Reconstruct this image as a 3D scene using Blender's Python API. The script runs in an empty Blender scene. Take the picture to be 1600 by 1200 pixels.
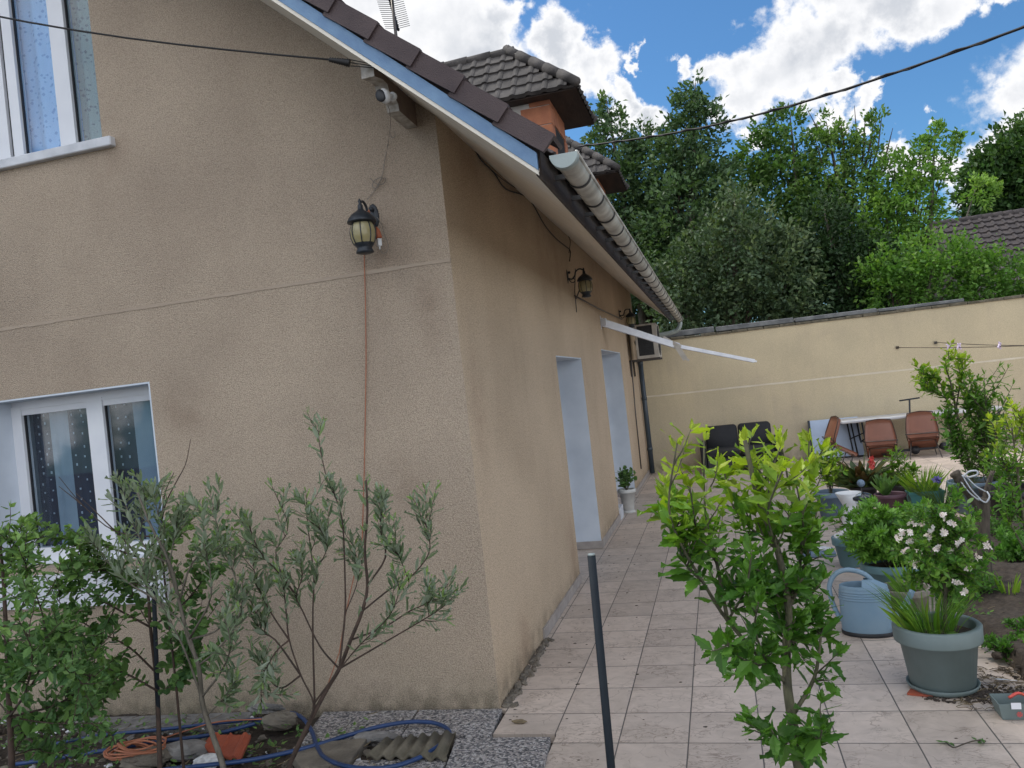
import bpy, math, random
import numpy as np
from mathutils import Vector, Matrix
random.seed(7)
rs = np.random.RandomState(11)
sc = bpy.context.scene
COL = sc.collection
PI = math.pi
# ------------------------------------------------------------------ camera
YAW, PITCH, ROLL, FPX, EYE = -0.248467, 0.0109458, -0.109815, 1252.16, 1.9
def cam_axes():
    cy, sy, cp, sp = math.cos(YAW), math.sin(YAW), math.cos(PITCH), math.sin(PITCH)
    f = np.array([sy*cp, cy*cp, sp]); r = np.array([cy, -sy, 0.0]); u = np.cross(r, f)
    c, s = math.cos(ROLL), math.sin(ROLL)
    return c*r + s*u, -s*r + c*u, f
CR, CU, CF = cam_axes()
EYEP = np.array([0, 0, EYE])
cam = bpy.data.cameras.new('camera'); camo = bpy.data.objects.new('camera', cam); COL.objects.link(camo)
cam.sensor_width = 36.0; cam.lens = FPX/1600*36.0; cam.clip_start = 0.05; cam.clip_end = 2000
m = Matrix([[CR[0], CU[0], -CF[0], 0], [CR[1], CU[1], -CF[1], 0], [CR[2], CU[2], -CF[2], EYE], [0, 0, 0, 1]])
camo.matrix_world = m
sc.camera = camo
def ray(px, py):
    d = CR*(px-800) + CU*(600-py) + CF*FPX
    return d
def on(px, py, ax, val):           # where the line of sight meets the plane axis = val
    d = ray(px, py); t = (val-EYEP[ax])/d[ax]
    return EYEP + t*d
def P(px, py, y): return on(px, py, 1, y)
def G(px, py, z=0.0): return on(px, py, 2, z)
def SW(px, py, x=-1.48): return on(px, py, 0, x)
def dep(p): return float(np.dot(np.array(p)-EYEP, CF))
# ------------------------------------------------------------------ render / world / sun
sc.render.engine = 'CYCLES'
vs = sc.view_settings
vs.view_transform = 'Standard'; vs.look = 'None'; vs.exposure = 0.62; vs.gamma = 1.0; vs.use_curve_mapping = False
SUN_EL, SUN_AZ = math.radians(55), math.radians(-62)      # azimuth from +y towards +x
w = bpy.data.worlds.new('World'); sc.world = w; w.use_nodes = True
nt = w.node_tree; N = nt.nodes; L = nt.links; N.clear()
def nd(t, **k):
    n = N.new(t)
    for a, b in k.items(): setattr(n, a, b)
    return n
out = nd('ShaderNodeOutputWorld'); bg = nd('ShaderNodeBackground'); bg.inputs[1].default_value = 0.085
sky = nd('ShaderNodeTexSky', sky_type='NISHITA'); sky.sun_disc = False
sky.sun_elevation = SUN_EL; sky.sun_rotation = SUN_AZ; sky.air_density = 1.0; sky.dust_density = 0.4; sky.ozone_density = 4.0
tc = nd('ShaderNodeTexCoord')
def dirv(px, py):
    d = ray(px, py); d = d/np.linalg.norm(d); return d
# clouds: soft caps around sky directions, broken up by noise
BLOBS = [ # px, py, radius px
 (610, 20, 130), (700, 60, 140), (760, 95, 90), (790, 40, 60), (875, 105, 62), (925, 120, 60), (965, 150, 36), (992, 106, 26), (560, -60, 160), (690, -60, 160), (430, -200, 260),
 (1060, 92, 34), (1110, 95, 46), (1160, 100, 75), (1240, 90, 95), (1310, 60, 85), (1390, 34, 72), (1460, 12, 60), (1530, -4, 42), (1380, -40, 110), (1290, -10, 70),
 (1190, 150, 66), (1130, 190, 60), (1260, 140, 60), (1320, 150, 45), (1180, 225, 34), (1000, 175, 45), (1360, 180, 30), (940, 190, 50),
 (1495, 188, 26), (1590, 160, 30), (1600, 215, 46), (1540, 225, 55), (1470, 250, 60), (1400, 250, 40), (1560, 280, 90), (1650, 200, 120)]
acc = None
nz0 = nd('ShaderNodeTexNoise'); nz0.inputs['Scale'].default_value = 9; nz0.inputs['Detail'].default_value = 7; nz0.inputs['Roughness'].default_value = .62
L.new(tc.outputs['Generated'], nz0.inputs['Vector'])
sub = nd('ShaderNodeVectorMath', operation='SUBTRACT'); L.new(nz0.outputs['Color'], sub.inputs[0]); sub.inputs[1].default_value = (.5, .5, .5)
scl = nd('ShaderNodeVectorMath', operation='SCALE'); L.new(sub.outputs[0], scl.inputs[0]); scl.inputs['Scale'].default_value = 0.17
warp = nd('ShaderNodeVectorMath', operation='ADD'); L.new(tc.outputs['Generated'], warp.inputs[0]); L.new(scl.outputs[0], warp.inputs[1])
for (bx, by, br) in BLOBS:
    d = dirv(bx, by)
    dist = nd('ShaderNodeVectorMath', operation='DISTANCE'); L.new(warp.outputs[0], dist.inputs[0]); dist.inputs[1].default_value = tuple(d)
    mr = nd('ShaderNodeMapRange'); mr.inputs['From Min'].default_value = 0; mr.inputs['From Max'].default_value = br*1.08/FPX
    mr.inputs['To Min'].default_value = 1; mr.inputs['To Max'].default_value = 0
    L.new(dist.outputs['Value'], mr.inputs['Value'])
    if acc is None: acc = mr.outputs[0]
    else:
        a = nd('ShaderNodeMath', operation='SMOOTH_MAX'); a.inputs[2].default_value = .25; L.new(acc, a.inputs[0]); L.new(mr.outputs[0], a.inputs[1]); acc = a.outputs[0]
# elsewhere in the sky: broken cumulus from noise only
nb = nd('ShaderNodeTexNoise'); nb.inputs['Scale'].default_value = 3.2; nb.inputs['Detail'].default_value = 6; L.new(tc.outputs['Generated'], nb.inputs['Vector'])
fd = nd('ShaderNodeVectorMath', operation='DISTANCE'); L.new(tc.outputs['Generated'], fd.inputs[0]); fd.inputs[1].default_value = tuple(dirv(1080, 120))
far = nd('ShaderNodeMapRange'); far.inputs['From Min'].default_value = .62; far.inputs['From Max'].default_value = .8; L.new(fd.outputs['Value'], far.inputs['Value'])
mb = nd('ShaderNodeMapRange'); mb.inputs['From Min'].default_value = .40; mb.inputs['From Max'].default_value = .58; L.new(nb.outputs['Fac'], mb.inputs['Value'])
mm = nd('ShaderNodeMath', operation='MULTIPLY'); L.new(far.outputs[0], mm.inputs[0]); L.new(mb.outputs[0], mm.inputs[1])
mx = nd('ShaderNodeMath', operation='MAXIMUM'); L.new(acc, mx.inputs[0]); L.new(mm.outputs[0], mx.inputs[1])
nz = nd('ShaderNodeTexNoise'); nz.inputs['Scale'].default_value = 16; nz.inputs['Detail'].default_value = 9; nz.inputs['Roughness'].default_value = .6; L.new(tc.outputs['Generated'], nz.inputs['Vector'])
ns = nd('ShaderNodeMath', operation='MULTIPLY_ADD'); L.new(nz.outputs['Fac'], ns.inputs[0]); ns.inputs[1].default_value = .8; ns.inputs[2].default_value = -.40
dn = nd('ShaderNodeMath', operation='ADD'); L.new(mx.outputs[0], dn.inputs[0]); L.new(ns.outputs[0], dn.inputs[1])
den = nd('ShaderNodeMapRange', interpolation_type='SMOOTHSTEP'); den.inputs['From Min'].default_value = .30; den.inputs['From Max'].default_value = .58; L.new(dn.outputs[0], den.inputs['Value'])
thick = nd('ShaderNodeMapRange', interpolation_type='SMOOTHSTEP'); thick.inputs['From Min'].default_value = .42; thick.inputs['From Max'].default_value = .98; L.new(dn.outputs[0], thick.inputs['Value'])
nzg = nd('ShaderNodeTexNoise'); nzg.inputs['Scale'].default_value = 8; nzg.inputs['Detail'].default_value = 6; L.new(tc.outputs['Generated'], nzg.inputs['Vector'])
tg = nd('ShaderNodeMapRange'); tg.inputs['From Min'].default_value = .35; tg.inputs['From Max'].default_value = .62; L.new(nzg.outputs['Fac'], tg.inputs['Value'])
tm = nd('ShaderNodeMath', operation='MULTIPLY'); L.new(thick.outputs[0], tm.inputs[0]); L.new(tg.outputs[0], tm.inputs[1])
cc = nd('ShaderNodeMix', data_type='RGBA'); L.new(tm.outputs[0], cc.inputs['Factor'])
cc.inputs['A'].default_value = (8.2, 8.2, 8.3, 1); cc.inputs['B'].default_value = (5.0, 5.25, 5.7, 1)
skm = nd('ShaderNodeMix', data_type='RGBA', blend_type='MULTIPLY'); skm.inputs['Factor'].default_value = 1; L.new(sky.outputs[0], skm.inputs['A']); skm.inputs['B'].default_value = (.55, .84, 1.0, 1)
mix = nd('ShaderNodeMix', data_type='RGBA'); L.new(den.outputs[0], mix.inputs['Factor']); L.new(skm.outputs['Result'], mix.inputs['A']); L.new(cc.outputs['Result'], mix.inputs['B'])
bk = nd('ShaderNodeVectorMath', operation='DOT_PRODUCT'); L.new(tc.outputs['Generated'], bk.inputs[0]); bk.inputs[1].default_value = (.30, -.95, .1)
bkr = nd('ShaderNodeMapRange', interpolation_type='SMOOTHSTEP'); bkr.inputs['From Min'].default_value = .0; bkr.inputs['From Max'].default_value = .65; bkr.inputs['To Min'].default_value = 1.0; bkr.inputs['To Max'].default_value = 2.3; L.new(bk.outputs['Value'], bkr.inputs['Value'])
cs_ = nd('ShaderNodeVectorMath', operation='SCALE'); L.new(cc.outputs['Result'], cs_.inputs[0]); L.new(bkr.outputs[0], cs_.inputs['Scale']); L.new(cs_.outputs[0], mix.inputs['B'])   # unseen clouds behind the camera brightened, added as frontal fill light
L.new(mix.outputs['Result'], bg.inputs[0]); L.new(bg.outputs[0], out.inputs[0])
sl = bpy.data.lights.new('sun', 'SUN'); sl.energy = 1.5; sl.angle = math.radians(12); sl.color = (1, .95, .86)
so = bpy.data.objects.new('sun', sl); COL.objects.link(so)
sd = Vector((math.sin(SUN_AZ)*math.cos(SUN_EL), math.cos(SUN_AZ)*math.cos(SUN_EL), math.sin(SUN_EL)))
so.rotation_euler = sd.to_track_quat('Z', 'Y').to_euler(); so.location = (0, 0, 20)

# ------------------------------------------------------------------ materials
def newmat(name):
    m = bpy.data.materials.new(name); m.use_nodes = True; t = m.node_tree; t.nodes.clear()
    o = t.nodes.new('ShaderNodeOutputMaterial'); b = t.nodes.new('ShaderNodeBsdfPrincipled'); t.links.new(b.outputs[0], o.inputs[0])
    return m, t, b, o
def c4(c): return (c[0], c[1], c[2], 1)
def pm(name, c1, c2=None, scale=6, rough=.7, bump=0, bscale=80, metal=0, detail=5, lo=.35, hi=.65, spec=None, stretch=None, coat=0):
    m, t, b, o = newmat(name); n = t.nodes; l = t.links
    if c2 is None: c2 = tuple(x*.8 for x in c1)
    tcx = n.new('ShaderNodeTexCoord'); src = tcx.outputs['Object']
    if stretch:
        mp = n.new('ShaderNodeMapping'); mp.inputs['Scale'].default_value = stretch; l.new(src, mp.inputs[0]); src = mp.outputs[0]
    a = n.new('ShaderNodeTexNoise'); a.inputs['Scale'].default_value = scale; a.inputs['Detail'].default_value = detail; l.new(src, a.inputs['Vector'])
    r = n.new('ShaderNodeMapRange'); r.inputs['From Min'].default_value = lo; r.inputs['From Max'].default_value = hi; l.new(a.outputs['Fac'], r.inputs['Value'])
    x = n.new('ShaderNodeMix'); x.data_type = 'RGBA'; l.new(r.outputs[0], x.inputs['Factor']); x.inputs['A'].default_value = c4(c1); x.inputs['B'].default_value = c4(c2)
    l.new(x.outputs['Result'], b.inputs['Base Color']); b.inputs['Roughness'].default_value = rough; b.inputs['Metallic'].default_value = metal
    if spec is not None: b.inputs['Specular IOR Level'].default_value = spec
    if coat: b.inputs['Coat Weight'].default_value = coat
    if bump:
        q = n.new('ShaderNodeTexNoise'); q.inputs['Scale'].default_value = bscale; q.inputs['Detail'].default_value = 3; l.new(src, q.inputs['Vector'])
        bp = n.new('ShaderNodeBump'); bp.inputs['Strength'].default_value = bump; bp.inputs['Distance'].default_value = .01; l.new(q.outputs['Fac'], bp.inputs['Height']); l.new(bp.outputs[0], b.inputs['Normal'])
    return m
T3_ = lambda v: tuple(float(x) for x in v)
def stucco(name, base, dark, stain, green, grain=95, gstr=.9, greenz=.55, greenamt=.5, stainamt=.5, spots=(), dirtz=.22):
    m, t, b, o = newmat(name); n = t.nodes; l = t.links
    tcx = n.new('ShaderNodeTexCoord'); geo = n.new('ShaderNodeNewGeometry'); sep = n.new('ShaderNodeSeparateXYZ'); l.new(geo.outputs['Position'], sep.inputs[0])
    def noise(s, d=5, vec=None, r=.5):
        q = n.new('ShaderNodeTexNoise'); q.inputs['Scale'].default_value = s; q.inputs['Detail'].default_value = d; q.inputs['Roughness'].default_value = r
        l.new(vec or geo.outputs['Position'], q.inputs['Vector']); return q.outputs['Fac']
    def rng(v, a, bb, c=0, d=1):
        q = n.new('ShaderNodeMapRange'); q.inputs['From Min'].default_value = a; q.inputs['From Max'].default_value = bb; q.inputs['To Min'].default_value = c; q.inputs['To Max'].default_value = d; l.new(v, q.inputs['Value']); return q.outputs[0]
    def mixc(f, A, B):
        q = n.new('ShaderNodeMix'); q.data_type = 'RGBA'; l.new(f, q.inputs['Factor'])
        for s, v in (('A', A), ('B', B)):
            if isinstance(v, tuple): q.inputs[s].default_value = c4(v)
            else: l.new(v, q.inputs[s])
        return q.outputs['Result']
    def mul(a, bb):
        q = n.new('ShaderNodeMath'); q.operation = 'MULTIPLY'; l.new(a, q.inputs[0])
        if isinstance(bb, float): q.inputs[1].default_value = bb
        else: l.new(bb, q.inputs[1])
        return q.outputs[0]
    c = mixc(rng(noise(1.3, 6), .38, .66), base, dark)
    mp = n.new('ShaderNodeMapping'); mp.inputs['Scale'].default_value = (5, 5, .55); l.new(geo.outputs['Position'], mp.inputs[0])
    streak = noise(1.0, 6, mp.outputs[0], .6)
    c = mixc(mul(rng(streak, .5, .72), float(stainamt)), c, stain)
    gz = rng(sep.outputs['Z'], greenz, 0.0)
    c = mixc(mul(mul(gz, rng(noise(2.5, 5), .3, .6)), float(greenamt)), c, green)
    c = mixc(mul(rng(noise(.55, 3), .50, .62), .5), c, tuple(min(1, x*1.14) for x in base))
    c = mixc(mul(mul(rng(sep.outputs['Z'], dirtz, 0.0), rng(noise(9, 5), .35, .62)), .75), c, (.13, .115, .085))
    for (sp, sr, sz) in spots:
        q = n.new('ShaderNodeVectorMath'); q.operation = 'SUBTRACT'; l.new(geo.outputs['Position'], q.inputs[0]); q.inputs[1].default_value = T3_(sp)
        q2 = n.new('ShaderNodeVectorMath'); q2.operation = 'MULTIPLY'; l.new(q.outputs[0], q2.inputs[0]); q2.inputs[1].default_value = (1, 1, 1/sz)
        q3 = n.new('ShaderNodeVectorMath'); q3.operation = 'LENGTH'; l.new(q2.outputs[0], q3.inputs[0])
        c = mixc(mul(mul(rng(q3.outputs['Value'], sr, 0.0), rng(noise(5, 6), .32, .7)), .6), c, stain)
    # grains
    v = n.new('ShaderNodeTexVoronoi'); v.inputs['Scale'].default_value = grain; l.new(geo.outputs['Position'], v.inputs['Vector'])
    g2 = noise(grain*.8, 3)
    gr = n.new('ShaderNodeMath'); gr.operation = 'ADD'; l.new(v.outputs['Distance'], gr.inputs[0]); l.new(g2, gr.inputs[1])
    shade = rng(gr.outputs[0], .62, 1.28, 1.12, .70)
    mc = n.new('ShaderNodeVectorMath'); mc.operation = 'SCALE'; l.new(c, mc.inputs[0]); l.new(shade, mc.inputs['Scale'])
    l.new(mc.outputs[0], b.inputs['Base Color']); b.inputs['Roughness'].default_value = .95; b.inputs['Specular IOR Level'].default_value = .15
    bp = n.new('ShaderNodeBump'); bp.inputs['Strength'].default_value = gstr; bp.inputs['Distance'].default_value = .006; bp.invert = True
    l.new(gr.outputs[0], bp.inputs['Height']); l.new(bp.outputs[0], b.inputs['Normal'])
    return m
M = {}
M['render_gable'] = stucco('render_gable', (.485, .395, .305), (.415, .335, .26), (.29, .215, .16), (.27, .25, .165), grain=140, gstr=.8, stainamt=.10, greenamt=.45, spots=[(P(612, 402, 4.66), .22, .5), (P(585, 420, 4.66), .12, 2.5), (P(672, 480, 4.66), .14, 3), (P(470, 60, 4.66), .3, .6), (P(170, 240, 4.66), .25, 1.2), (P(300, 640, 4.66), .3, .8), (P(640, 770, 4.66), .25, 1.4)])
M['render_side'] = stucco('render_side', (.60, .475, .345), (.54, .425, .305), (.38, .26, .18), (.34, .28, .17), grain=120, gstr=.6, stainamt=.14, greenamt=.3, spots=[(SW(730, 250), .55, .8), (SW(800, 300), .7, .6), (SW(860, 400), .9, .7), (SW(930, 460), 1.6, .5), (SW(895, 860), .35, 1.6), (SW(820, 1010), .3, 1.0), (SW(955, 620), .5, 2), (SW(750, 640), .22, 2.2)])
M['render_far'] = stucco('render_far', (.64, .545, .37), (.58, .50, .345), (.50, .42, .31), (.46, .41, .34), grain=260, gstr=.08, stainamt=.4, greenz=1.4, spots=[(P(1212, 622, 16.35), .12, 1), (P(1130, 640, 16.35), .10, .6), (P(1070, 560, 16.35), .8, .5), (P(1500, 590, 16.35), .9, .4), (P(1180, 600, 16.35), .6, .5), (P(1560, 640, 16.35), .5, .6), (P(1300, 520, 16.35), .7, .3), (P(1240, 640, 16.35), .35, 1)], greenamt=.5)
M['white_reveal'] = pm('white_reveal', (.62, .68, .76), (.54, .60, .68), 3, .8, .1, 60)
M['sill_white'] = pm('sill_white', (.66, .68, .72), (.50, .52, .56), 7, .75, .2, 90)
M['pvc'] = pm('pvc', (.74, .76, .80), (.68, .70, .75), 4, .35)
M['gasket'] = pm('gasket', (.03, .03, .035), None, 4, .6)
M['joint'] = pm('joint', (.395, .32, .25), (.36, .29, .225), 5, .95, .4, 140)
M['joint_pale'] = pm('joint_pale', (.68, .62, .50), (.60, .53, .42), 5, .9, .2, 140)
M['verge_tile'] = pm('verge_tile', (.052, .034, .036), (.10, .070, .068), 4, .62, .5, 160, lo=.3, hi=.75)
M['roof_tile'] = pm('roof_tile', (.085, .07, .068), (.045, .038, .038), 5, .8, .5, 90)
M['dormer_tile'] = pm('dormer_tile', (.105, .095, .09), (.038, .034, .033), 4.5, .85, .7, 60, lo=.3, hi=.7)
M['blue_metal'] = pm('blue_metal', (.115, .20, .33), (.15, .25, .38), 12, .42, .1, 120, metal=.35)
M['soffit'] = pm('soffit', (.82, .77, .68), (.72, .67, .58), 5, .8, .15, 60, stretch=(1, 8, 1))
M['dark_wood'] = pm('dark_wood', (.05, .035, .028), (.028, .02, .018), 8, .85, .4, 40, stretch=(1, .2, 1))
M['zinc'] = pm('zinc', (.62, .62, .58), (.34, .33, .30), 6, .5, .2, 60, metal=.3)
M['zinc_pale'] = pm('zinc_pale', (.40, .46, .45), (.33, .38, .37), 6, .55, .1, 60, metal=.2)
M['zinc_band'] = pm('zinc_band', (.09, .09, .09), (.05, .05, .05), 8, .6, metal=.3)
M['downpipe'] = pm('downpipe', (.045, .065, .085), (.035, .05, .065), 5, .4)
M['corbel_paint'] = pm('corbel_paint', (.55, .53, .50), (.30, .27, .23), 22, .8, .5, 50)
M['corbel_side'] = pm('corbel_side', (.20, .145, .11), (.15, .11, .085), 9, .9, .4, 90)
M['brick_orange'] = pm('brick_orange', (.42, .165, .085), (.34, .13, .07), 8, .85, .3, 60)
M['mortar_white'] = pm('mortar_white', (.62, .60, .57), (.5, .48, .45), 8, .9, .4, 50)
M['black_iron'] = pm('black_iron', (.018, .024, .032), (.030, .036, .044), 20, .42, .15, 120, metal=.2)
M['black_plastic'] = pm('black_plastic', (.012, .013, .016), (.02, .021, .025), 12, .5)
M['cable'] = pm('cable', (.012, .012, .013), None, 12, .6)
M['white_cable'] = pm('white_cable', (.28, .25, .22), (.15, .13, .11), 12, .7)
M['orange_cable'] = pm('orange_cable', (.40, .15, .075), (.33, .12, .065), 12, .55)
M['orange_plug'] = pm('orange_plug', (.48, .14, .065), None, 12, .5)
M['amber_glass'] = pm('amber_glass', (.30, .26, .13), (.36, .33, .20), 6, .25, stretch=(1, 1, 2))
M['white_plastic'] = pm('white_plastic', (.72, .74, .76), (.64, .66, .68), 6, .35)
M['awning'] = pm('awning', (.66, .68, .72), (.55, .57, .62), 8, .4, metal=.1)
M['ac_body'] = pm('ac_body', (.50, .47, .42), (.36, .33, .29), 6, .6, .1, 60)
M['black_cloth'] = pm('black_cloth', (.010, .011, .014), (.016, .017, .02), 9, .75, .3, 200)
M['leather'] = pm('leather', (.20, .075, .042), (.16, .058, .033), 5, .38, .15, 120)
M['leather_dark'] = pm('leather_dark', (.045, .018, .012), None, 5, .5)
M['chair_metal'] = pm('chair_metal', (.10, .09, .085), None, 8, .4, metal=.7)
M['dark_metal'] = pm('dark_metal', (.025, .03, .038), None, 8, .45, metal=.4)
M['table_top'] = pm('table_top', (.55, .56, .58), (.48, .49, .51), 6, .35)
M['table_blue'] = pm('table_blue', (.42, .52, .68), (.37, .46, .60), 4, .5)
M['coping'] = pm('coping', (.115, .12, .125), (.22, .225, .225), 5, .8, .5, 50)
M['moss'] = pm('moss', (.09, .08, .055), (.17, .15, .11), 14, .95, .8, 60)
M['granite'] = None
M['can_blue'] = pm('can_blue', (.16, .26, .35), (.20, .295, .375), 5, .55, .08, 150)
M['pot_green'] = pm('pot_green', (.15, .195, .195), (.115, .15, .145), 3.5, .6, .06, 150)
M['pot_teal'] = pm('pot_teal', (.10, .20, .235), (.13, .235, .26), 5, .6, .06, 150)
M['pot_deepteal'] = pm('pot_deepteal', (.035, .15, .15), (.05, .18, .17), 5, .5)
M['pot_taupe'] = pm('pot_taupe', (.23, .205, .18), (.17, .15, .13), 8, .75, .1, 80)
M['pot_bluegrey'] = pm('pot_bluegrey', (.12, .18, .26), (.15, .21, .29), 5, .6)
M['pot_purple'] = pm('pot_purple', (.09, .045, .065), (.12, .06, .08), 5, .55)
M['pot_black'] = pm('pot_black', (.018, .015, .018), (.03, .025, .03), 5, .55)
M['pot_white'] = pm('pot_white', (.62, .62, .60), (.50, .50, .48), 8, .5)
M['red_plastic'] = pm('red_plastic', (.25, .03, .03), None, 5, .4)
M['soil'] = pm('soil', (.032, .024, .018), (.065, .05, .038), 30, .98, 1.0, 45)
M['clay'] = pm('clay', (.33, .075, .035), (.27, .065, .035), 12, .85, .4, 60)
M['stone_a'] = pm('stone_a', (.20, .175, .14), (.12, .105, .085), 9, .95, .9, 45)
M['stone_b'] = pm('stone_b', (.26, .25, .24), (.15, .145, .14), 12, .95, .9, 60)
M['corrugated'] = pm('corrugated', (.16, .14, .105), (.10, .09, .065), 9, .95, .6, 70)
M['hose_blue'] = pm('hose_blue', (.016, .048, .15), (.013, .036, .105), 9, .4)
M['stick'] = pm('stick', (.10, .08, .06), (.06, .048, .036), 20, .9, .4, 100)
M['straw'] = pm('straw', (.22, .17, .10), (.13, .10, .06), 20, .9)
M['wood_grey'] = pm('wood_grey', (.115, .095, .075), (.055, .046, .038), 10, .95, .9, 30, stretch=(4, 4, .7))
M['string'] = pm('string', (.62, .66, .72), None, 10, .7)
M['post_blue'] = pm('post_blue', (.009, .015, .023), (.013, .020, .028), 14, .7, .1, 90, metal=.2)
M['bark_grey'] = pm('bark_grey', (.17, .15, .12), (.10, .088, .068), 16, .92, .6, 60, stretch=(3, 3, .8))
M['bark_brown'] = pm('bark_brown', (.085, .055, .042), (.05, .035, .028), 20, .9, .4, 80)
M['bark_green'] = pm('bark_green', (.13, .125, .07), (.07, .065, .045), 18, .9, .6, 60, stretch=(3, 3, .8))
M['petal_white'] = pm('petal_white', (.80, .76, .72), (.68, .58, .50), 30, .6)
M['petal_red'] = pm('petal_red', (.65, .05, .07), (.55, .10, .05), 20, .5)
M['petal_blue'] = pm('petal_blue', (.06, .05, .22), None, 20, .6)
M['peg'] = pm('peg', (.72, .60, .78), None, 10, .5)
M['pebble_white'] = pm('pebble_white', (.70, .71, .72), (.5, .51, .53), 40, .7, .4, 60)

def leafmat(name, dark, mid, young, rough=.45, trans=.28, under=None):
    m, t, b, o = newmat(name); n = t.nodes; l = t.links
    a = n.new('ShaderNodeAttribute'); a.attribute_name = 'tint'
    r = n.new('ShaderNodeValToRGB'); e = r.color_ramp.elements; e[0].position = 0; e[0].color = c4(dark); e[1].position = 1; e[1].color = c4(young)
    k = e.new(.5); k.color = c4(mid); l.new(a.outputs['Fac'], r.inputs[0])
    g = n.new('ShaderNodeNewGeometry'); hs = n.new('ShaderNodeHueSaturation')
    mr = n.new('ShaderNodeMapRange'); mr.inputs['To Min'].default_value = .70; mr.inputs['To Max'].default_value = 1.3; l.new(g.outputs['Random Per Island'], mr.inputs['Value'])
    l.new(mr.outputs[0], hs.inputs['Value']); l.new(r.outputs[0], hs.inputs['Color'])
    col = hs.outputs[0]
    if under:
        q = n.new('ShaderNodeMix'); q.data_type = 'RGBA'; l.new(g.outputs['Backfacing'], q.inputs['Factor']); l.new(col, q.inputs['A']); q.inputs['B'].default_value = c4(under); col = q.outputs['Result']
    l.new(col, b.inputs['Base Color']); b.inputs['Roughness'].default_value = rough; b.inputs['Specular IOR Level'].default_value = .35
    tr = n.new('ShaderNodeBsdfTranslucent'); br = n.new('ShaderNodeMix'); br.data_type = 'RGBA'; br.blend_type = 'MULTIPLY'; br.inputs['Factor'].default_value = 1
    l.new(col, br.inputs['A']); br.inputs['B'].default_value = (1.3, 1.5, .5, 1); l.new(br.outputs['Result'], tr.inputs[0])
    ms = n.new('ShaderNodeMixShader'); ms.inputs[0].default_value = trans; l.new(b.outputs[0], ms.inputs[1]); l.new(tr.outputs[0], ms.inputs[2]); l.new(ms.outputs[0], o.inputs[0])
    return m
M['lf_hib'] = leafmat('leaf_hibiscus', (.045, .13, .025), (.12, .26, .03), (.38, .46, .04), .42, .35)
M['lf_olive'] = leafmat('leaf_silver', (.10, .155, .085), (.17, .23, .13), (.22, .34, .07), .5, .25, under=(.30, .35, .28))
M['lf_round'] = leafmat('leaf_round', (.05, .125, .045), (.125, .23, .07), (.26, .41, .09), .45, .3)
M['lf_rose'] = leafmat('leaf_rose', (.03, .10, .02), (.08, .20, .03), (.20, .34, .05), .45, .3)
M['lf_grass'] = leafmat('leaf_blade', (.045, .13, .025), (.12, .26, .03), (.28, .38, .05), .4, .35)
M['lf_fern'] = leafmat('leaf_palmate', (.04, .13, .03), (.10, .24, .04), (.20, .38, .05), .45, .3)
M['lf_cactus'] = leafmat('leaf_cactus', (.03, .055, .02), (.07, .10, .03), (.16, .05, .035), .45, .1)
M['lf_ever'] = leafmat('leaf_evergreen', (.03, .07, .032), (.075, .135, .055), (.17, .25, .08), .5, .2)
M['lf_grey'] = leafmat('leaf_greygreen', (.045, .085, .050), (.095, .15, .075), (.20, .24, .09), .5, .2)
M['lf_mid'] = leafmat('leaf_midgreen', (.030, .085, .028), (.085, .17, .04), (.20, .31, .07), .5, .3)
M['lf_light'] = leafmat('leaf_lightgreen', (.06, .14, .03), (.14, .27, .05), (.28, .42, .09), .5, .35)
M['lf_bright'] = leafmat('leaf_brightbush', (.055, .14, .03), (.12, .25, .045), (.25, .38, .08), .5, .35)
M['lf_dark'] = leafmat('leaf_darkconifer', (.012, .034, .014), (.032, .070, .024), (.075, .13, .04), .5, .15)
M['lf_oak'] = leafmat('leaf_oak', (.018, .050, .015), (.050, .11, .03), (.12, .19, .05), .5, .3)

def granite():
    m, t, b, o = newmat('granite'); n = t.nodes; l = t.links
    tcx = n.new('ShaderNodeTexCoord'); v = n.new('ShaderNodeTexVoronoi'); v.inputs['Scale'].default_value = 85; l.new(tcx.outputs['Object'], v.inputs['Vector'])
    r = n.new('ShaderNodeValToRGB'); e = r.color_ramp.elements; e[0].color = (.045, .045, .05, 1); e[1].color = (.46, .44, .43, 1); e[1].position = .95
    k = e.new(.35); k.color = (.16, .155, .16, 1); k = e.new(.65); k.color = (.32, .29, .27, 1)
    sp = n.new('ShaderNodeSeparateColor'); l.new(v.outputs['Color'], sp.inputs[0]); l.new(sp.outputs[0], r.inputs[0]); l.new(r.outputs[0], b.inputs['Base Color'])
    bp = n.new('ShaderNodeBump'); bp.inputs['Strength'].default_value = .8; bp.inputs['Distance'].default_value = .006; l.new(v.outputs['Distance'], bp.inputs['Height']); bp.invert = True; l.new(bp.outputs[0], b.inputs['Normal'])
    b.inputs['Roughness'].default_value = .85
    return m
M['granite'] = granite()
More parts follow.
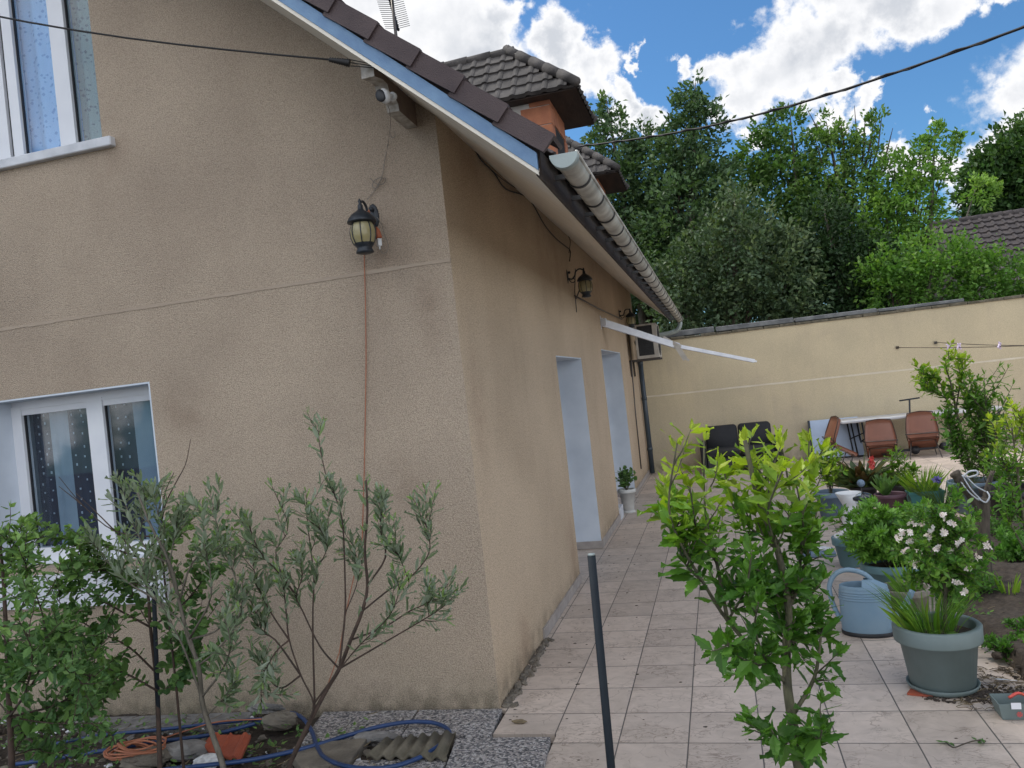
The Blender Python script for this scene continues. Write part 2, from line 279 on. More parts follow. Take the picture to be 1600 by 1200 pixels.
def tilemat():
    m, t, b, o = newmat('terrace_tile'); n = t.nodes; l = t.links
    geo = n.new('ShaderNodeNewGeometry'); sep = n.new('ShaderNodeSeparateXYZ'); l.new(geo.outputs['Position'], sep.inputs[0])
    def math_(op, a, bb=None, c=None):
        q = n.new('ShaderNodeMath'); q.operation = op
        for i, v in enumerate((a, bb, c)):
            if v is None: continue
            if isinstance(v, (int, float)): q.inputs[i].default_value = v
            else: l.new(v, q.inputs[i])
        return q.outputs[0]
    TX, TY, X0, Y0 = .3635, .3800, .0210, 4.21
    wob = n.new('ShaderNodeTexNoise'); wob.inputs['Scale'].default_value = 1.2; l.new(geo.outputs['Position'], wob.inputs['Vector'])
    wv = math_('MULTIPLY_ADD', wob.outputs['Fac'], .006, -.003)
    u = math_('DIVIDE', math_('ADD', math_('SUBTRACT', sep.outputs['X'], X0), wv), TX)
    v = math_('DIVIDE', math_('ADD', math_('SUBTRACT', sep.outputs['Y'], Y0), wv), TY)
    fu = math_('FRACT', u); fv = math_('FRACT', v)
    iu = math_('FLOOR', u); iv = math_('FLOOR', v)
    du = math_('MINIMUM', fu, math_('SUBTRACT', 1, fu)); dv = math_('MINIMUM', fv, math_('SUBTRACT', 1, fv))
    dm = math_('MINIMUM', du, dv)
    gr = n.new('ShaderNodeMapRange'); gr.inputs['From Min'].default_value = .0075; gr.inputs['From Max'].default_value = .0115; gr.inputs['To Min'].default_value = 1; gr.inputs['To Max'].default_value = 0; l.new(dm, gr.inputs['Value'])
    cmb = n.new('ShaderNodeCombineXYZ'); l.new(iu, cmb.inputs[0]); l.new(iv, cmb.inputs[1])
    wn = n.new('ShaderNodeTexWhiteNoise'); wn.noise_dimensions = '3D'; l.new(cmb.outputs[0], wn.inputs['Vector'])
    # per-tile offset of the stone pattern
    off = n.new('ShaderNodeVectorMath'); off.operation = 'SCALE'; l.new(wn.outputs['Color'], off.inputs[0]); off.inputs['Scale'].default_value = 20
    pos = n.new('ShaderNodeVectorMath'); pos.operation = 'ADD'; l.new(geo.outputs['Position'], pos.inputs[0]); l.new(off.outputs[0], pos.inputs[1])
    def noise(s, d, vec, r=.55, dist=0):
        q = n.new('ShaderNodeTexNoise'); q.inputs['Scale'].default_value = s; q.inputs['Detail'].default_value = d; q.inputs['Roughness'].default_value = r; q.inputs['Distortion'].default_value = dist; l.new(vec, q.inputs['Vector']); return q.outputs['Fac']
    def rng(v, a, bb, c=0, d=1):
        q = n.new('ShaderNodeMapRange'); q.inputs['From Min'].default_value = a; q.inputs['From Max'].default_value = bb; q.inputs['To Min'].default_value = c; q.inputs['To Max'].default_value = d; l.new(v, q.inputs['Value']); return q.outputs[0]
    def mixc(f, A, B):
        q = n.new('ShaderNodeMix'); q.data_type = 'RGBA'; l.new(f, q.inputs['Factor'])
        for s, vv in (('A', A), ('B', B)):
            if isinstance(vv, tuple): q.inputs[s].default_value = c4(vv)
            else: l.new(vv, q.inputs[s])
        return q.outputs['Result']
    c = mixc(rng(noise(7, 6, pos.outputs[0], .6, 1.2), .35, .68), (.60, .505, .43), (.49, .41, .345))
    mp = n.new('ShaderNodeMapping'); mp.inputs['Scale'].default_value = (6, 14, 1); mp.inputs['Rotation'].default_value = (0, 0, .5); l.new(pos.outputs[0], mp.inputs[0])
    vn = noise(1.0, 4, mp.outputs[0], .6, 2.0)
    vein = math_('ABSOLUTE', math_('SUBTRACT', vn, .5))
    c = mixc(math_('MULTIPLY', rng(vein, .030, .0), rng(noise(4, 3, pos.outputs[0]), .46, .62, 0, .7)), c, (.12, .085, .06))
    wp = n.new('ShaderNodeTexNoise'); wp.inputs['Scale'].default_value = 9; wp.inputs['Detail'].default_value = 5; l.new(pos.outputs[0], wp.inputs['Vector'])
    wm = n.new('ShaderNodeVectorMath'); wm.operation = 'MULTIPLY_ADD'; l.new(wp.outputs['Color'], wm.inputs[0]); wm.inputs[1].default_value = (.16, .16, .16); l.new(pos.outputs[0], wm.inputs[2])
    vo = n.new('ShaderNodeTexVoronoi'); vo.feature = 'DISTANCE_TO_EDGE'; vo.inputs['Scale'].default_value = 7.5; l.new(wm.outputs[0], vo.inputs['Vector'])
    crk = math_('MULTIPLY', rng(vo.outputs['Distance'], .030, .004), rng(noise(6, 3, pos.outputs[0]), .44, .62, 0, .6))
    c = mixc(crk, c, (.19, .14, .105))
    c = mixc(math_('MULTIPLY', rng(noise(3, 4, geo.outputs['Position']), .5, .75), .35), c, (.38, .325, .285))
    var = math_('MULTIPLY_ADD', wn.outputs['Value'], .22, .88)
    sc_ = n.new('ShaderNodeVectorMath'); sc_.operation = 'SCALE'; l.new(c, sc_.inputs[0]); l.new(var, sc_.inputs['Scale'])
    c = mixc(gr.outputs[0], sc_.outputs[0], (.11, .097, .088))
    l.new(c, b.inputs['Base Color']); l.new(rng(noise(5, 4, geo.outputs['Position']), .3, .7, .42, .65), b.inputs['Roughness'])
    hgt = math_('ADD', math_('MULTIPLY', gr.outputs[0], -1), math_('MULTIPLY', noise(25, 3, pos.outputs[0]), .25))
    bp = n.new('ShaderNodeBump'); bp.inputs['Strength'].default_value = .5; bp.inputs['Distance'].default_value = .004; l.new(hgt, bp.inputs['Height']); l.new(bp.outputs[0], b.inputs['Normal'])
    return m
M['tile'] = tilemat()
def glassmat(name, tint=(.9, .95, 1), refl=.25, rcol=(1, 1, 1)):
    m, t, b, o = newmat(name); n = t.nodes; l = t.links; n.remove(b)
    tr = n.new('ShaderNodeBsdfTransparent'); tr.inputs[0].default_value = c4(tint); gl = n.new('ShaderNodeBsdfGlossy'); gl.inputs['Roughness'].default_value = .02; gl.inputs[0].default_value = c4(rcol)
    fr = n.new('ShaderNodeLayerWeight'); fr.inputs[0].default_value = .5; pw = n.new('ShaderNodeMath'); pw.operation = 'POWER'; pw.inputs[1].default_value = 4; l.new(fr.outputs['Facing'], pw.inputs[0])
    ad = n.new('ShaderNodeMath'); ad.operation = 'MULTIPLY_ADD'; ad.inputs[1].default_value = .8; ad.inputs[2].default_value = refl; l.new(pw.outputs[0], ad.inputs[0])
    ms = n.new('ShaderNodeMixShader'); l.new(ad.outputs[0], ms.inputs[0]); l.new(tr.outputs[0], ms.inputs[1]); l.new(gl.outputs[0], ms.inputs[2]); l.new(ms.outputs[0], o.inputs[0])
    return m
M['glass'] = glassmat('window_glass', (.88, .93, .96), .035)
M['glass_clear'] = glassmat('clear_glass', (.85, .9, .92), .08)
def curtainmat(name, A, B, scale, thr):
    m, t, b, o = newmat(name); n = t.nodes; l = t.links
    tcx = n.new('ShaderNodeTexCoord'); v = n.new('ShaderNodeTexVoronoi'); v.inputs['Scale'].default_value = scale; v.distance = 'MANHATTAN'; l.new(tcx.outputs['Object'], v.inputs['Vector'])
    r = n.new('ShaderNodeMapRange'); r.inputs['From Min'].default_value = thr*.7; r.inputs['From Max'].default_value = thr; l.new(v.outputs['Distance'], r.inputs['Value'])
    x = n.new('ShaderNodeMix'); x.data_type = 'RGBA'; l.new(r.outputs[0], x.inputs['Factor']); x.inputs['A'].default_value = c4(A); x.inputs['B'].default_value = c4(B); l.new(x.outputs['Result'], b.inputs['Base Color']); b.inputs['Roughness'].default_value = .8
    return m
M['curtain_blue'] = curtainmat('curtain_blue', (.09, .28, .62), (.26, .50, .82), 26, .5)  # the curtain's blue, with the pane's sky reflection put into the colour
M['curtain_teal'] = curtainmat('curtain_teal', (.035, .10, .15), (.16, .28, .31), 26, .5)
M['curtain_dark'] = pm('curtain_dark', (.022, .034, .065), (.03, .028, .045), 3, .85)
M['curtain_sheer'] = pm('curtain_sheer', (.26, .32, .38), (.20, .26, .33), 3, .85)
M['curtain_dot'] = pm('curtain_dot', (.42, .47, .55), (.25, .30, .38), 60, .8)
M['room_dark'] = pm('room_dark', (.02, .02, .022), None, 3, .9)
# ------------------------------------------------------------------ mesh helpers
def T3(v): return (float(v[0]), float(v[1]), float(v[2]))
class MB:
    def __init__(s): s.v = []; s.f = []; s.mi = []; s.sm = []; s.cur = 0; s.smooth = False; s.tint = None
    def add(s, vs, fs, smooth=None):
        o = len(s.v); s.v += [T3(v) for v in vs]
        for f in fs: s.f.append(tuple(i+o for i in f)); s.mi.append(s.cur); s.sm.append(s.smooth if smooth is None else smooth)
    def box(s, a, b, bev=0):
        x0, y0, z0 = a; x1, y1, z1 = b
        if bev:
            # chamfered box along all vertical edges and top
            pts = [(x0+bev, y0), (x1-bev, y0), (x1, y0+bev), (x1, y1-bev), (x1-bev, y1), (x0+bev, y1), (x0, y1-bev), (x0, y0+bev)]
            ins = [(x0+bev*1.5, y0+bev), (x1-bev*1.5, y0+bev), (x1-bev, y0+bev*1.5), (x1-bev, y1-bev*1.5), (x1-bev*1.5, y1-bev), (x0+bev*1.5, y1-bev), (x0+bev, y1-bev*1.5), (x0+bev, y0+bev*1.5)]
            vs = [(p[0], p[1], z0+bev) for p in pts]+[(p[0], p[1], z1-bev) for p in pts]+[(p[0], p[1], z1) for p in ins]+[(p[0], p[1], z0) for p in ins]
            fs = [tuple(range(16, 24)), tuple(range(31, 23, -1))]
            for i in range(8):
                j = (i+1) % 8; fs += [(i, j, 8+j, 8+i), (8+i, 8+j, 16+j, 16+i), (24+i, 24+j, j, i)]
            s.add(vs, fs, False); return
        s.add([(x0, y0, z0), (x1, y0, z0), (x1, y1, z0), (x0, y1, z0), (x0, y0, z1), (x1, y0, z1), (x1, y1, z1), (x0, y1, z1)],
              [(0, 3, 2, 1), (4, 5, 6, 7), (0, 1, 5, 4), (1, 2, 6, 5), (2, 3, 7, 6), (3, 0, 4, 7)], False)
    def obox(s, c, ax, ay, az):      # oriented box from centre and three half-axes
        c, ax, ay, az = [np.array(q, float) for q in (c, ax, ay, az)]
        vs = [c+i*ax+j*ay+k*az for k in (-1, 1) for (i, j) in ((-1, -1), (1, -1), (1, 1), (-1, 1))]
        s.add(vs, [(0, 3, 2, 1), (4, 5, 6, 7), (0, 1, 5, 4), (1, 2, 6, 5), (2, 3, 7, 6), (3, 0, 4, 7)], False)
    def bar(s, a, b, w, h, up=(0, 0, 1)):
        a, b = np.array(a, float), np.array(b, float); d = b-a; ln = np.linalg.norm(d); d /= ln
        u = np.array(up, float); sd = np.cross(d, u); sd /= np.linalg.norm(sd); u = np.cross(sd, d)
        s.obox((a+b)/2, d*ln/2, sd*w/2, u*h/2)
    def tube(s, pts, r, n=6, caps=True):
        pts = [np.array(p, float) for p in pts]; k = len(pts)
        if isinstance(r, (int, float)): r = [r]*k
        t = []
        for i in range(k):
            d = pts[min(i+1, k-1)]-pts[max(i-1, 0)]; t.append(d/(np.linalg.norm(d)+1e-9))
        ref = np.array([0, 0, 1.]) if abs(t[0][2]) < .9 else np.array([1., 0, 0])
        u = np.cross(t[0], ref); u /= np.linalg.norm(u); vs = []
        for i in range(k):
            u = u-t[i]*np.dot(u, t[i]); u /= (np.linalg.norm(u)+1e-9); w_ = np.cross(t[i], u)
            for j in range(n):
                a = 2*PI*j/n; vs.append(pts[i]+r[i]*(math.cos(a)*u+math.sin(a)*w_))
        fs = [(i*n+j, i*n+(j+1) % n, (i+1)*n+(j+1) % n, (i+1)*n+j) for i in range(k-1) for j in range(n)]
        if caps: fs += [tuple(range(n-1, -1, -1)), tuple((k-1)*n+j for j in range(n))]
        s.add(vs, fs, n > 4)
    def lathe(s, prof, c=(0, 0, 0), n=24, sx=1, sy=1, smooth=True, a0=0, a1=2*PI):
        full = abs(a1-a0-2*PI) < 1e-6; m_ = n if full else n+1; vs = []
        for (r, z) in prof:
            for j in range(m_):
                a = a0+(a1-a0)*j/n; vs.append((c[0]+r*math.cos(a)*sx, c[1]+r*math.sin(a)*sy, c[2]+z))
        fs = []
        for i in range(len(prof)-1):
            for j in range(n):
                k = (j+1) % m_; fs.append((i*m_+j, i*m_+k, (i+1)*m_+k, (i+1)*m_+j))
        s.add(vs, fs, smooth)
    def prism(s, poly, vec, smooth=False):      # polygon of 3-D points pushed along vec
        n = len(poly); vec = np.array(vec, float); a = [np.array(p, float) for p in poly]
        s.add(a+[p+vec for p in a], [tuple(range(n-1, -1, -1)), tuple(range(n, 2*n))]+[(i, (i+1) % n, n+(i+1) % n, n+i) for i in range(n)], smooth)
    def ball(s, c, r, n=10, m_=6, sc3=(1, 1, 1), jit=0, seed=0):
        rr = random.Random(seed); vs = []; fs = []
        vs.append((c[0], c[1], c[2]+r*sc3[2])); 
        for i in range(1, m_):
            for j in range(n):
                a = 2*PI*j/n; b = PI*i/m_; q = r*(1+jit*(rr.random()-.5)*2)
                vs.append((c[0]+q*math.sin(b)*math.cos(a)*sc3[0], c[1]+q*math.sin(b)*math.sin(a)*sc3[1], c[2]+q*math.cos(b)*sc3[2]))
        vs.append((c[0], c[1], c[2]-r*sc3[2])); e = len(vs)-1
        for j in range(n): fs.append((0, 1+j, 1+(j+1) % n)); fs.append((e, 1+(m_-2)*n+(j+1) % n, 1+(m_-2)*n+j))
        for i in range(m_-2):
            for j in range(n): fs.append((1+i*n+j, 1+(i+1)*n+j, 1+(i+1)*n+(j+1) % n, 1+i*n+(j+1) % n))
        s.add(vs, fs, jit == 0)
def origin_of(o):
    while o.parent: o = o.parent
    return np.array(o['_o']) if '_o' in o else np.array(o.location)
ORG = {}
def link_mesh(name, me, parent, origin, mats):
    o = bpy.data.objects.new(name, me); COL.objects.link(o)
    for mm_ in mats: me.materials.append(mm_)
    if parent is not None: o.parent = parent
    else: o.location = origin
    return o
def build(name, mb, mats, parent=None, origin=None, local=False, label=None):
    if not isinstance(mats, (list, tuple)): mats = [mats]
    if origin is None: origin = np.zeros(3)
    off = np.zeros(3) if local else (ORG[parent.name] if parent is not None else np.array(origin, float))
    me = bpy.data.meshes.new(name)
    v = np.array(mb.v, float)-off
    me.from_pydata([tuple(x) for x in v], [], mb.f)
    me.polygons.foreach_set('material_index', mb.mi); me.polygons.foreach_set('use_smooth', mb.sm)
    me.validate(); me.update()
    o = link_mesh(name, me, parent, origin, mats)
    ORG[o.name] = off if not local else np.zeros(3)
    if label: o['label'] = label
    return o
def thing(name, label, cat, loc=(0, 0, 0), group=None, rz=0):
    o = bpy.data.objects.new(name, None); COL.objects.link(o); o.empty_display_size = .1
    o.location = T3(loc); o.rotation_euler = (0, 0, rz); o['label'] = label; o['category'] = cat
    if group: o['group'] = group
    ORG[o.name] = np.array(T3(loc)); return o
def tag(o, label, cat, group=None):
    o['label'] = label; o['category'] = cat
    if group: o['group'] = group
    return o
def struct(o, label=None):
    o['kind'] = 'structure'
    if label: o['label'] = label
    return o
def copy_tree(o, parent=None):
    c = o.copy(); COL.objects.link(c)
    if parent is not None: c.parent = parent
    for ch in [x for x in bpy.data.objects if x.parent == o]: copy_tree(ch, c)
    return c
def smooth_path(pts, k=6):       # Catmull-Rom through the points
    p = [np.array(q, float) for q in pts]; p = [2*p[0]-p[1]]+p+[2*p[-1]-p[-2]]; out_ = []
    for i in range(1, len(p)-2):
        for j in range(k):
            t = j/k; a, b, c, d = p[i-1], p[i], p[i+1], p[i+2]
            out_.append(.5*((2*b)+(-a+c)*t+(2*a-5*b+4*c-d)*t*t+(-a+3*b-3*c+d)*t**3))
    out_.append(p[-2]); return out_
# ------------------------------------------------------------------ leaves
def half_leaf(outline):          # list of (x, y) for one side; the midrib lies at y = 0, a little lower
    n = len(outline); vs = []; fs = []
    mid = [(x, 0, -.05*math.sin(PI*min(1, x))) for x, y in outline]
    for sgn in (1, -1):
        o = len(vs)
        for (x, y), mm_ in zip(outline, mid):
            vs.append(mm_); vs.append((x, sgn*y, .10*y-.10*x*x))
        for i in range(n-1):
            q = (o+2*i, o+2*i+2, o+2*i+3, o+2*i+1)
            fs.append(q if sgn > 0 else q[::-1])
    return np.array(vs), fs
LF = {
 'hib': half_leaf([(0, .012), (.10, .07), (.24, .17), (.37, .25), (.44, .185), (.56, .205), (.63, .13), (.76, .125), (.83, .055), (1.0, .0)]),
 'lance': half_leaf([(0, .02), (.22, .105), (.55, .14), (.8, .09), (1.0, 0)]),
 'round': half_leaf([(0, .02), (.18, .22), (.45, .34), (.75, .27), (1.0, 0)]),
 'rose': half_leaf([(0, .02), (.3, .26), (.65, .24), (1.0, 0)]),
 'kite': (np.array([(0, 0, 0), (.5, .28, .05), (1, 0, -.06), (.5, -.28, .05)]), [(0, 1, 2, 3)]),
 'blade': half_leaf([(0, .022), (.3, .03), (.6, .026), (.85, .016), (1.0, 0)]),
 'palm': None}
def palm_leaf(k=5):
    vs = []; fs = []; b, bf = half_leaf([(0, .01), (.35, .11), (.6, .10), (.72, .13), (1.0, 0)])
    for i in range(k):
        a = (i-(k-1)/2)*1.0*2.2/k; s_ = 1-.32*abs(i-(k-1)/2)/((k-1)/2); o = len(vs)
        for q in b: vs.append((s_*(q[0]*math.cos(a)-q[1]*math.sin(a)), s_*(q[0]*math.sin(a)+q[1]*math.cos(a)), s_*q[2]))
        fs += [tuple(i_+o for i_ in f) for f in bf]
    return np.array(vs), fs
LF['palm'] = palm_leaf()
class Leaves:
    def __init__(s): s.P = []; s.D = []; s.Nn = []; s.S = []; s.Tn = []
    def add(s, p, d, n, size, tint): s.P.append(T3(p)); s.D.append(T3(d)); s.Nn.append(T3(n)); s.S.append(size); s.Tn.append(tint)
    def build(s, name, tpl, mat_, parent, origin=None, bend=0):
        tv, tf = LF[tpl]; P_ = np.array(s.P); D = np.array(s.D); Nn = np.array(s.Nn); S = np.array(s.S)
        D /= np.linalg.norm(D, axis=1)[:, None]+1e-9; Nn = Nn-D*(Nn*D).sum(1)[:, None]; Nn /= np.linalg.norm(Nn, axis=1)[:, None]+1e-9
        B = np.cross(Nn, D); n = len(P_); k = len(tv)
        tv = tv.copy()
        zc = rs.uniform(-1.2, 3.2, n)[:, None, None]; wv_ = rs.uniform(.75, 1.2, n)[:, None, None]
        V = P_[:, None, :]+S[:, None, None]*(tv[None, :, 0, None]*D[:, None, :]+tv[None, :, 1, None]*wv_*B[:, None, :]+tv[None, :, 2, None]*zc*Nn[:, None, :])
        if bend: V[:, :, 2] -= bend*S[:, None]*tv[None, :, 0]**2
        V = V.reshape(-1, 3)
        off = ORG[parent.name] if parent is not None else np.array(origin)
        V -= off
        me = bpy.data.meshes.new(name); me.vertices.add(n*k); me.vertices.foreach_set('co', V.astype('f').ravel())
        sizes = np.array([len(f) for f in tf]); flat = np.concatenate([np.array(f) for f in tf])
        loops = (flat[None, :]+(np.arange(n)*k)[:, None]).ravel()
        tot = np.tile(sizes, n); st = np.concatenate([[0], np.cumsum(tot)[:-1]])
        me.loops.add(len(loops)); me.loops.foreach_set('vertex_index', loops.astype('i'))
        me.polygons.add(len(tot)); me.polygons.foreach_set('loop_start', st.astype('i'))
        try: me.polygons.foreach_set('loop_total', tot.astype('i'))
        except Exception: pass
        me.update(calc_edges=True)
        a = me.attributes.new('tint', 'FLOAT', 'FACE'); a.data.foreach_set('value', np.repeat(np.clip(np.array(s.Tn), 0, 1), len(tf)).astype('f'))
        me.polygons.foreach_set('use_smooth', np.zeros(len(tot), bool))
        o = link_mesh(name, me, parent, origin if parent is None else None, [mat_]); ORG[o.name] = off; return o
def rnd(s=1): return rs.normal(size=3)*s
def unit(v): v = np.array(v, float); return v/(np.linalg.norm(v)+1e-9)
def sample(path, t):
    k = t*(len(path)-1); i = min(int(k), len(path)-2); f = k-i
    return path[i]*(1-f)+path[i+1]*f, unit(path[i+1]-path[i])
def leafy(path, lv, t0, t1, n, size, tint, out=.9, along=.5, up=.2, jit=.3, tintj=.15, tip=True, droop=0):
    for i in range(n):
        t = t0+(t1-t0)*((i+rs.rand()*.6)/max(1, n)); p, tg = sample(path, min(t, .999))
        a = i*2.4+rs.rand()*.8; ref = np.array([0, 0, 1.]) if abs(tg[2]) < .85 else np.array([1., 0, 0])
        u = unit(np.cross(tg, ref)); v = np.cross(tg, u); rad = math.cos(a)*u+math.sin(a)*v
        d = unit(out*rad+along*tg+np.array([0, 0, up-droop])+rnd(jit))
        nn = unit(tg*.7+np.array([0, 0, .8])+rnd(.3)) 
        s_ = size*(.65+.6*rs.rand()); 
        if t > .93: s_ *= .7
        lv.add(p+rad*.003, d, nn, s_, (tint(p, t) if callable(tint) else tint)+rs.uniform(-tintj, tintj))
    if tip:
        p, tg = sample(path, .999)
        for k in range(3): lv.add(p, unit(tg+rnd(.35)), unit(rnd()+np.array([0, 0, .4])), size*.6*(.7+.5*rs.rand()), (tint(p, 1) if callable(tint) else tint)+.12)
def side_twig(path, t, ln, ang=.9, up=.4, k=5, wob=.12):
    p, tg = sample(path, t); d = unit(rnd()); d = unit(d-tg*np.dot(d, tg)); d = unit(tg*(1-ang*.5)+d*ang+np.array([0, 0, up])); pts = [p]
    for i in range(k): d = unit(d+rnd(wob)+np.array([0, 0, .06])); pts.append(pts[-1]+d*ln/k)
    return pts
def pxpath(pts, y, yj=.05, dy=None):     # a stem drawn through image points, at its own depth, wandering in depth
    o = []; off = 0
    for i, q in enumerate(pts):
        off += rs.uniform(-yj, yj) if i else 0
        yy = q[2] if len(q) > 2 else y+off
        o.append(P(q[0], q[1], yy))
    return smooth_path(o, 4)
# ================================================================== SETTING
XW, YG, YF = -1.48, 4.66, 16.35
mb = MB(); nx = 60
mb.box((-60, -30, -.6), (60, 140, -.05)); struct(build('ground', mb, M['soil']))
# terrace: one thick tiled slab, cut round the stone strip on the left
mb = MB(); mb.prism([(-1.06, 3.0, -.12), (9, 3.0, -.12), (9, YF, -.12), (-1.50, YF, -.12), (-1.50, YG+.02, -.12), (-1.43, YG-.02, -.12), (-1.43, 4.32, -.12), (-1.06, 4.32, -.12)], (0, 0, .12))
struct(build('terrace', mb, M['tile']), 'terrace of veined beige stone-look tiles')
# bare earth strip under the gable, with small bumps
def patch(x0, x1, y0, y1, z, amp, nx, ny, edge=True, seed=1):
    r = np.random.RandomState(seed); mb = MB(); hs = r.rand(ny+1, nx+1)*amp
    ph = r.rand(6)*6
    for j in range(ny+1):
        for i in range(nx+1):
            x = x0+(x1-x0)*i/nx; y = y0+(y1-y0)*j/ny; h = hs[j, i]+amp*1.2*(math.sin(x*3.1+ph[0])+math.sin(y*4.3+ph[1])+math.sin((x+y)*7.7+ph[2])*.5)
            if edge and (i in (0, nx) or j in (0, ny)): h = -.1
            mb.v.append((x+(r.rand()-.5)*.02, y+(r.rand()-.5)*.02, z+h))
    for j in range(ny):
        for i in range(nx):
            a = j*(nx+1)+i; mb.f.append((a, a+1, a+nx+2, a+nx+1)); mb.mi.append(0); mb.sm.append(True)
    return mb
struct(build('soil_strip', patch(-8, -1.12, 1.2, 4.72, -.045, .018, 230, 120, seed=3), M['soil']), 'bare earth and rubble strip below the gable wall')
mb = patch(1.46, 8.6, 4.95, 9.3, .075, .020, 200, 130, seed=5); struct(build('garden_bed', mb, M['soil']), 'dark soil bed beside the terrace')
# ================================================================== HOUSE
house = thing('house', 'beige rendered house with brown tiled roof, gutter and dormers', 'house', (XW, YG, 0))
SL = .88
def zs(x): return 3.64-SL*(x-XW) if x > -6 else 3.64-SL*(-12-x-XW)
mb = MB()
def strip(x0, x1, z0, z1=None):
    if z1 is None: poly = [(x0, YG, z0), (x1, YG, z0), (x1, YG, zs(x1)), (x0, YG, zs(x0))]
    else: poly = [(x0, YG, z0), (x1, YG, z0), (x1, YG, z1), (x0, YG, z1)]
    mb.prism(poly, (0, .3, 0))
LW, UW = (-5.09, -3.70, 1.03, 2.245), (-5.45, -3.87, 3.93, 5.3)
strip(-10.5, -6.0, -.1); strip(-6.0, UW[0], -.1)
strip(UW[0], LW[0], -.1, UW[2]); strip(UW[0], LW[0], UW[3])
strip(LW[0], UW[1], -.1, LW[2]); strip(LW[0], UW[1], LW[3], UW[2]); strip(LW[0], UW[1], UW[3])
strip(UW[1], LW[1], -.1, LW[2]); strip(UW[1], LW[1], LW[3]); strip(LW[1], XW-.3, -.1)
x0, x1 = XW-.3, XW; z0 = -.1
mb.add([(x0, YG, z0), (x1, YG, z0), (x1, YG, zs(x1)), (x0, YG, zs(x0)), (x1, YG+.3, z0), (x1, YG+.3, zs(x1))], [(0, 1, 2, 3)], False)
mb.cur = 1; mb.add([(x1, YG, z0), (x1, YG+.3, z0), (x1, YG+.3, zs(x1)), (x1, YG, zs(x1))], [(0, 1, 2, 3)], False); mb.cur = 0
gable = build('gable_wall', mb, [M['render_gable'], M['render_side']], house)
mb = MB(); z = 2.75
for i in range(40):
    a, b = -6+(XW+6)*i/40, -6+(XW+6)*(i+1)/40; w_ = .009+.005*rs.rand()
    mb.box((a, YG-.004, z-w_), (b, YG+.01, z+w_*.8))
build('render_joint', mb, M['joint'], house)
D1, D2 = (7.68, 9.22, 2.215), (11.0, 13.28, 2.365)
mb = MB()
def sw(y0, y1, z0, z1): mb.box((XW-.3, y0, z0), (XW, y1, z1))
sw(YG+.3, D1[0], -.1, 3.66); sw(D1[0], D1[1], D1[2], 3.66); sw(D1[1], D2[0], -.1, 3.66); sw(D2[0], D2[1], D2[2], 3.66); sw(D2[1], YF-.05, -.1, 3.66)
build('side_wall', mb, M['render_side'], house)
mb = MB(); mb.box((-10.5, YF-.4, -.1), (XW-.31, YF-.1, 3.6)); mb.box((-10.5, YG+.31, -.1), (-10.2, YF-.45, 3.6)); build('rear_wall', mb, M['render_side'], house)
# door openings: white reveals, threshold tile and a glazed door set back
for (y0, y1, zt) in (D1, D2):
    mb = MB(); mb.box((XW-.32, y1-.012, .06), (XW-.003, y1+.05, zt)); mb.box((XW-.32, y0-.05, .06), (XW-.003, y0+.012, zt)); mb.box((XW-.32, y0+.012, zt-.012), (XW-.003, y1-.012, zt+.05))
    dr = build('door_reveal', mb, M['white_reveal'], house)
    mb = MB(); mb.box((XW-.40, y0-.02, 0), (XW-.33, y0+.06, zt)); mb.box((XW-.40, y1-.06, 0), (XW-.33, y1+.02, zt)); mb.box((XW-.40, y0+.06, zt-.08), (XW-.33, y1-.06, zt)); mb.box((XW-.40, y0+.06, 0), (XW-.33, y1-.06, .12)); mb.box((XW-.40, (y0+y1)/2-.06, .12), (XW-.33, (y0+y1)/2+.06, zt-.08))
    dd = build('patio_door', mb, M['pvc'], house)
    mb = MB(); mb.box((XW-.375, y0+.06, .12), (XW-.365, y1-.06, zt-.08)); build('pane', mb, M['glass'], dd)
    mb = MB(); mb.tube([(XW-.33, (y0+y1)/2, 1.0), (XW-.28, (y0+y1)/2, 1.0), (XW-.28, (y0+y1)/2+.12, 1.0)], .01); build('handle', mb, M['zinc'], dd)
mb = MB()
def sk(a, b): 
    y = a
    while y < b-.02:
        e = min(y+.33, b); mb.box((XW+.001, y+.002, .004), (XW+.014, e-.002, .088+rs.rand()*.003)); y = e
SKM = pm('skirting', (.40, .36, .33), (.30, .27, .25), 9, .6, .1, 60)
for a_, b_ in ((5.93, D1[0]), (D1[1], D2[0]), (D2[1], YF-.3)):
    mb = MB(); sk(a_, b_)
    if a_ == D1[1]: mb.box((XW-.31, a_-.03, .004), (XW+.012, a_-.0131, .088))
    if a_ == D2[1]: mb.box((XW-.31, a_-.03, .004), (XW+.012, a_-.0131, .088))
    build('skirting', mb, SKM, house)
for (y0, y1, zt) in (D1, D2):
    mb = MB(); mb.box((XW-.45, y0-.02, -.1), (-1.5005, y1+.02, -.001)); build('threshold', mb, M['tile'], house)
mb = MB(); mb.box((XW-.3, D2[0]-.02, .0), (XW+.02, D2[0]+.32, .17)); build('door_step', mb, M['sill_white'], house)
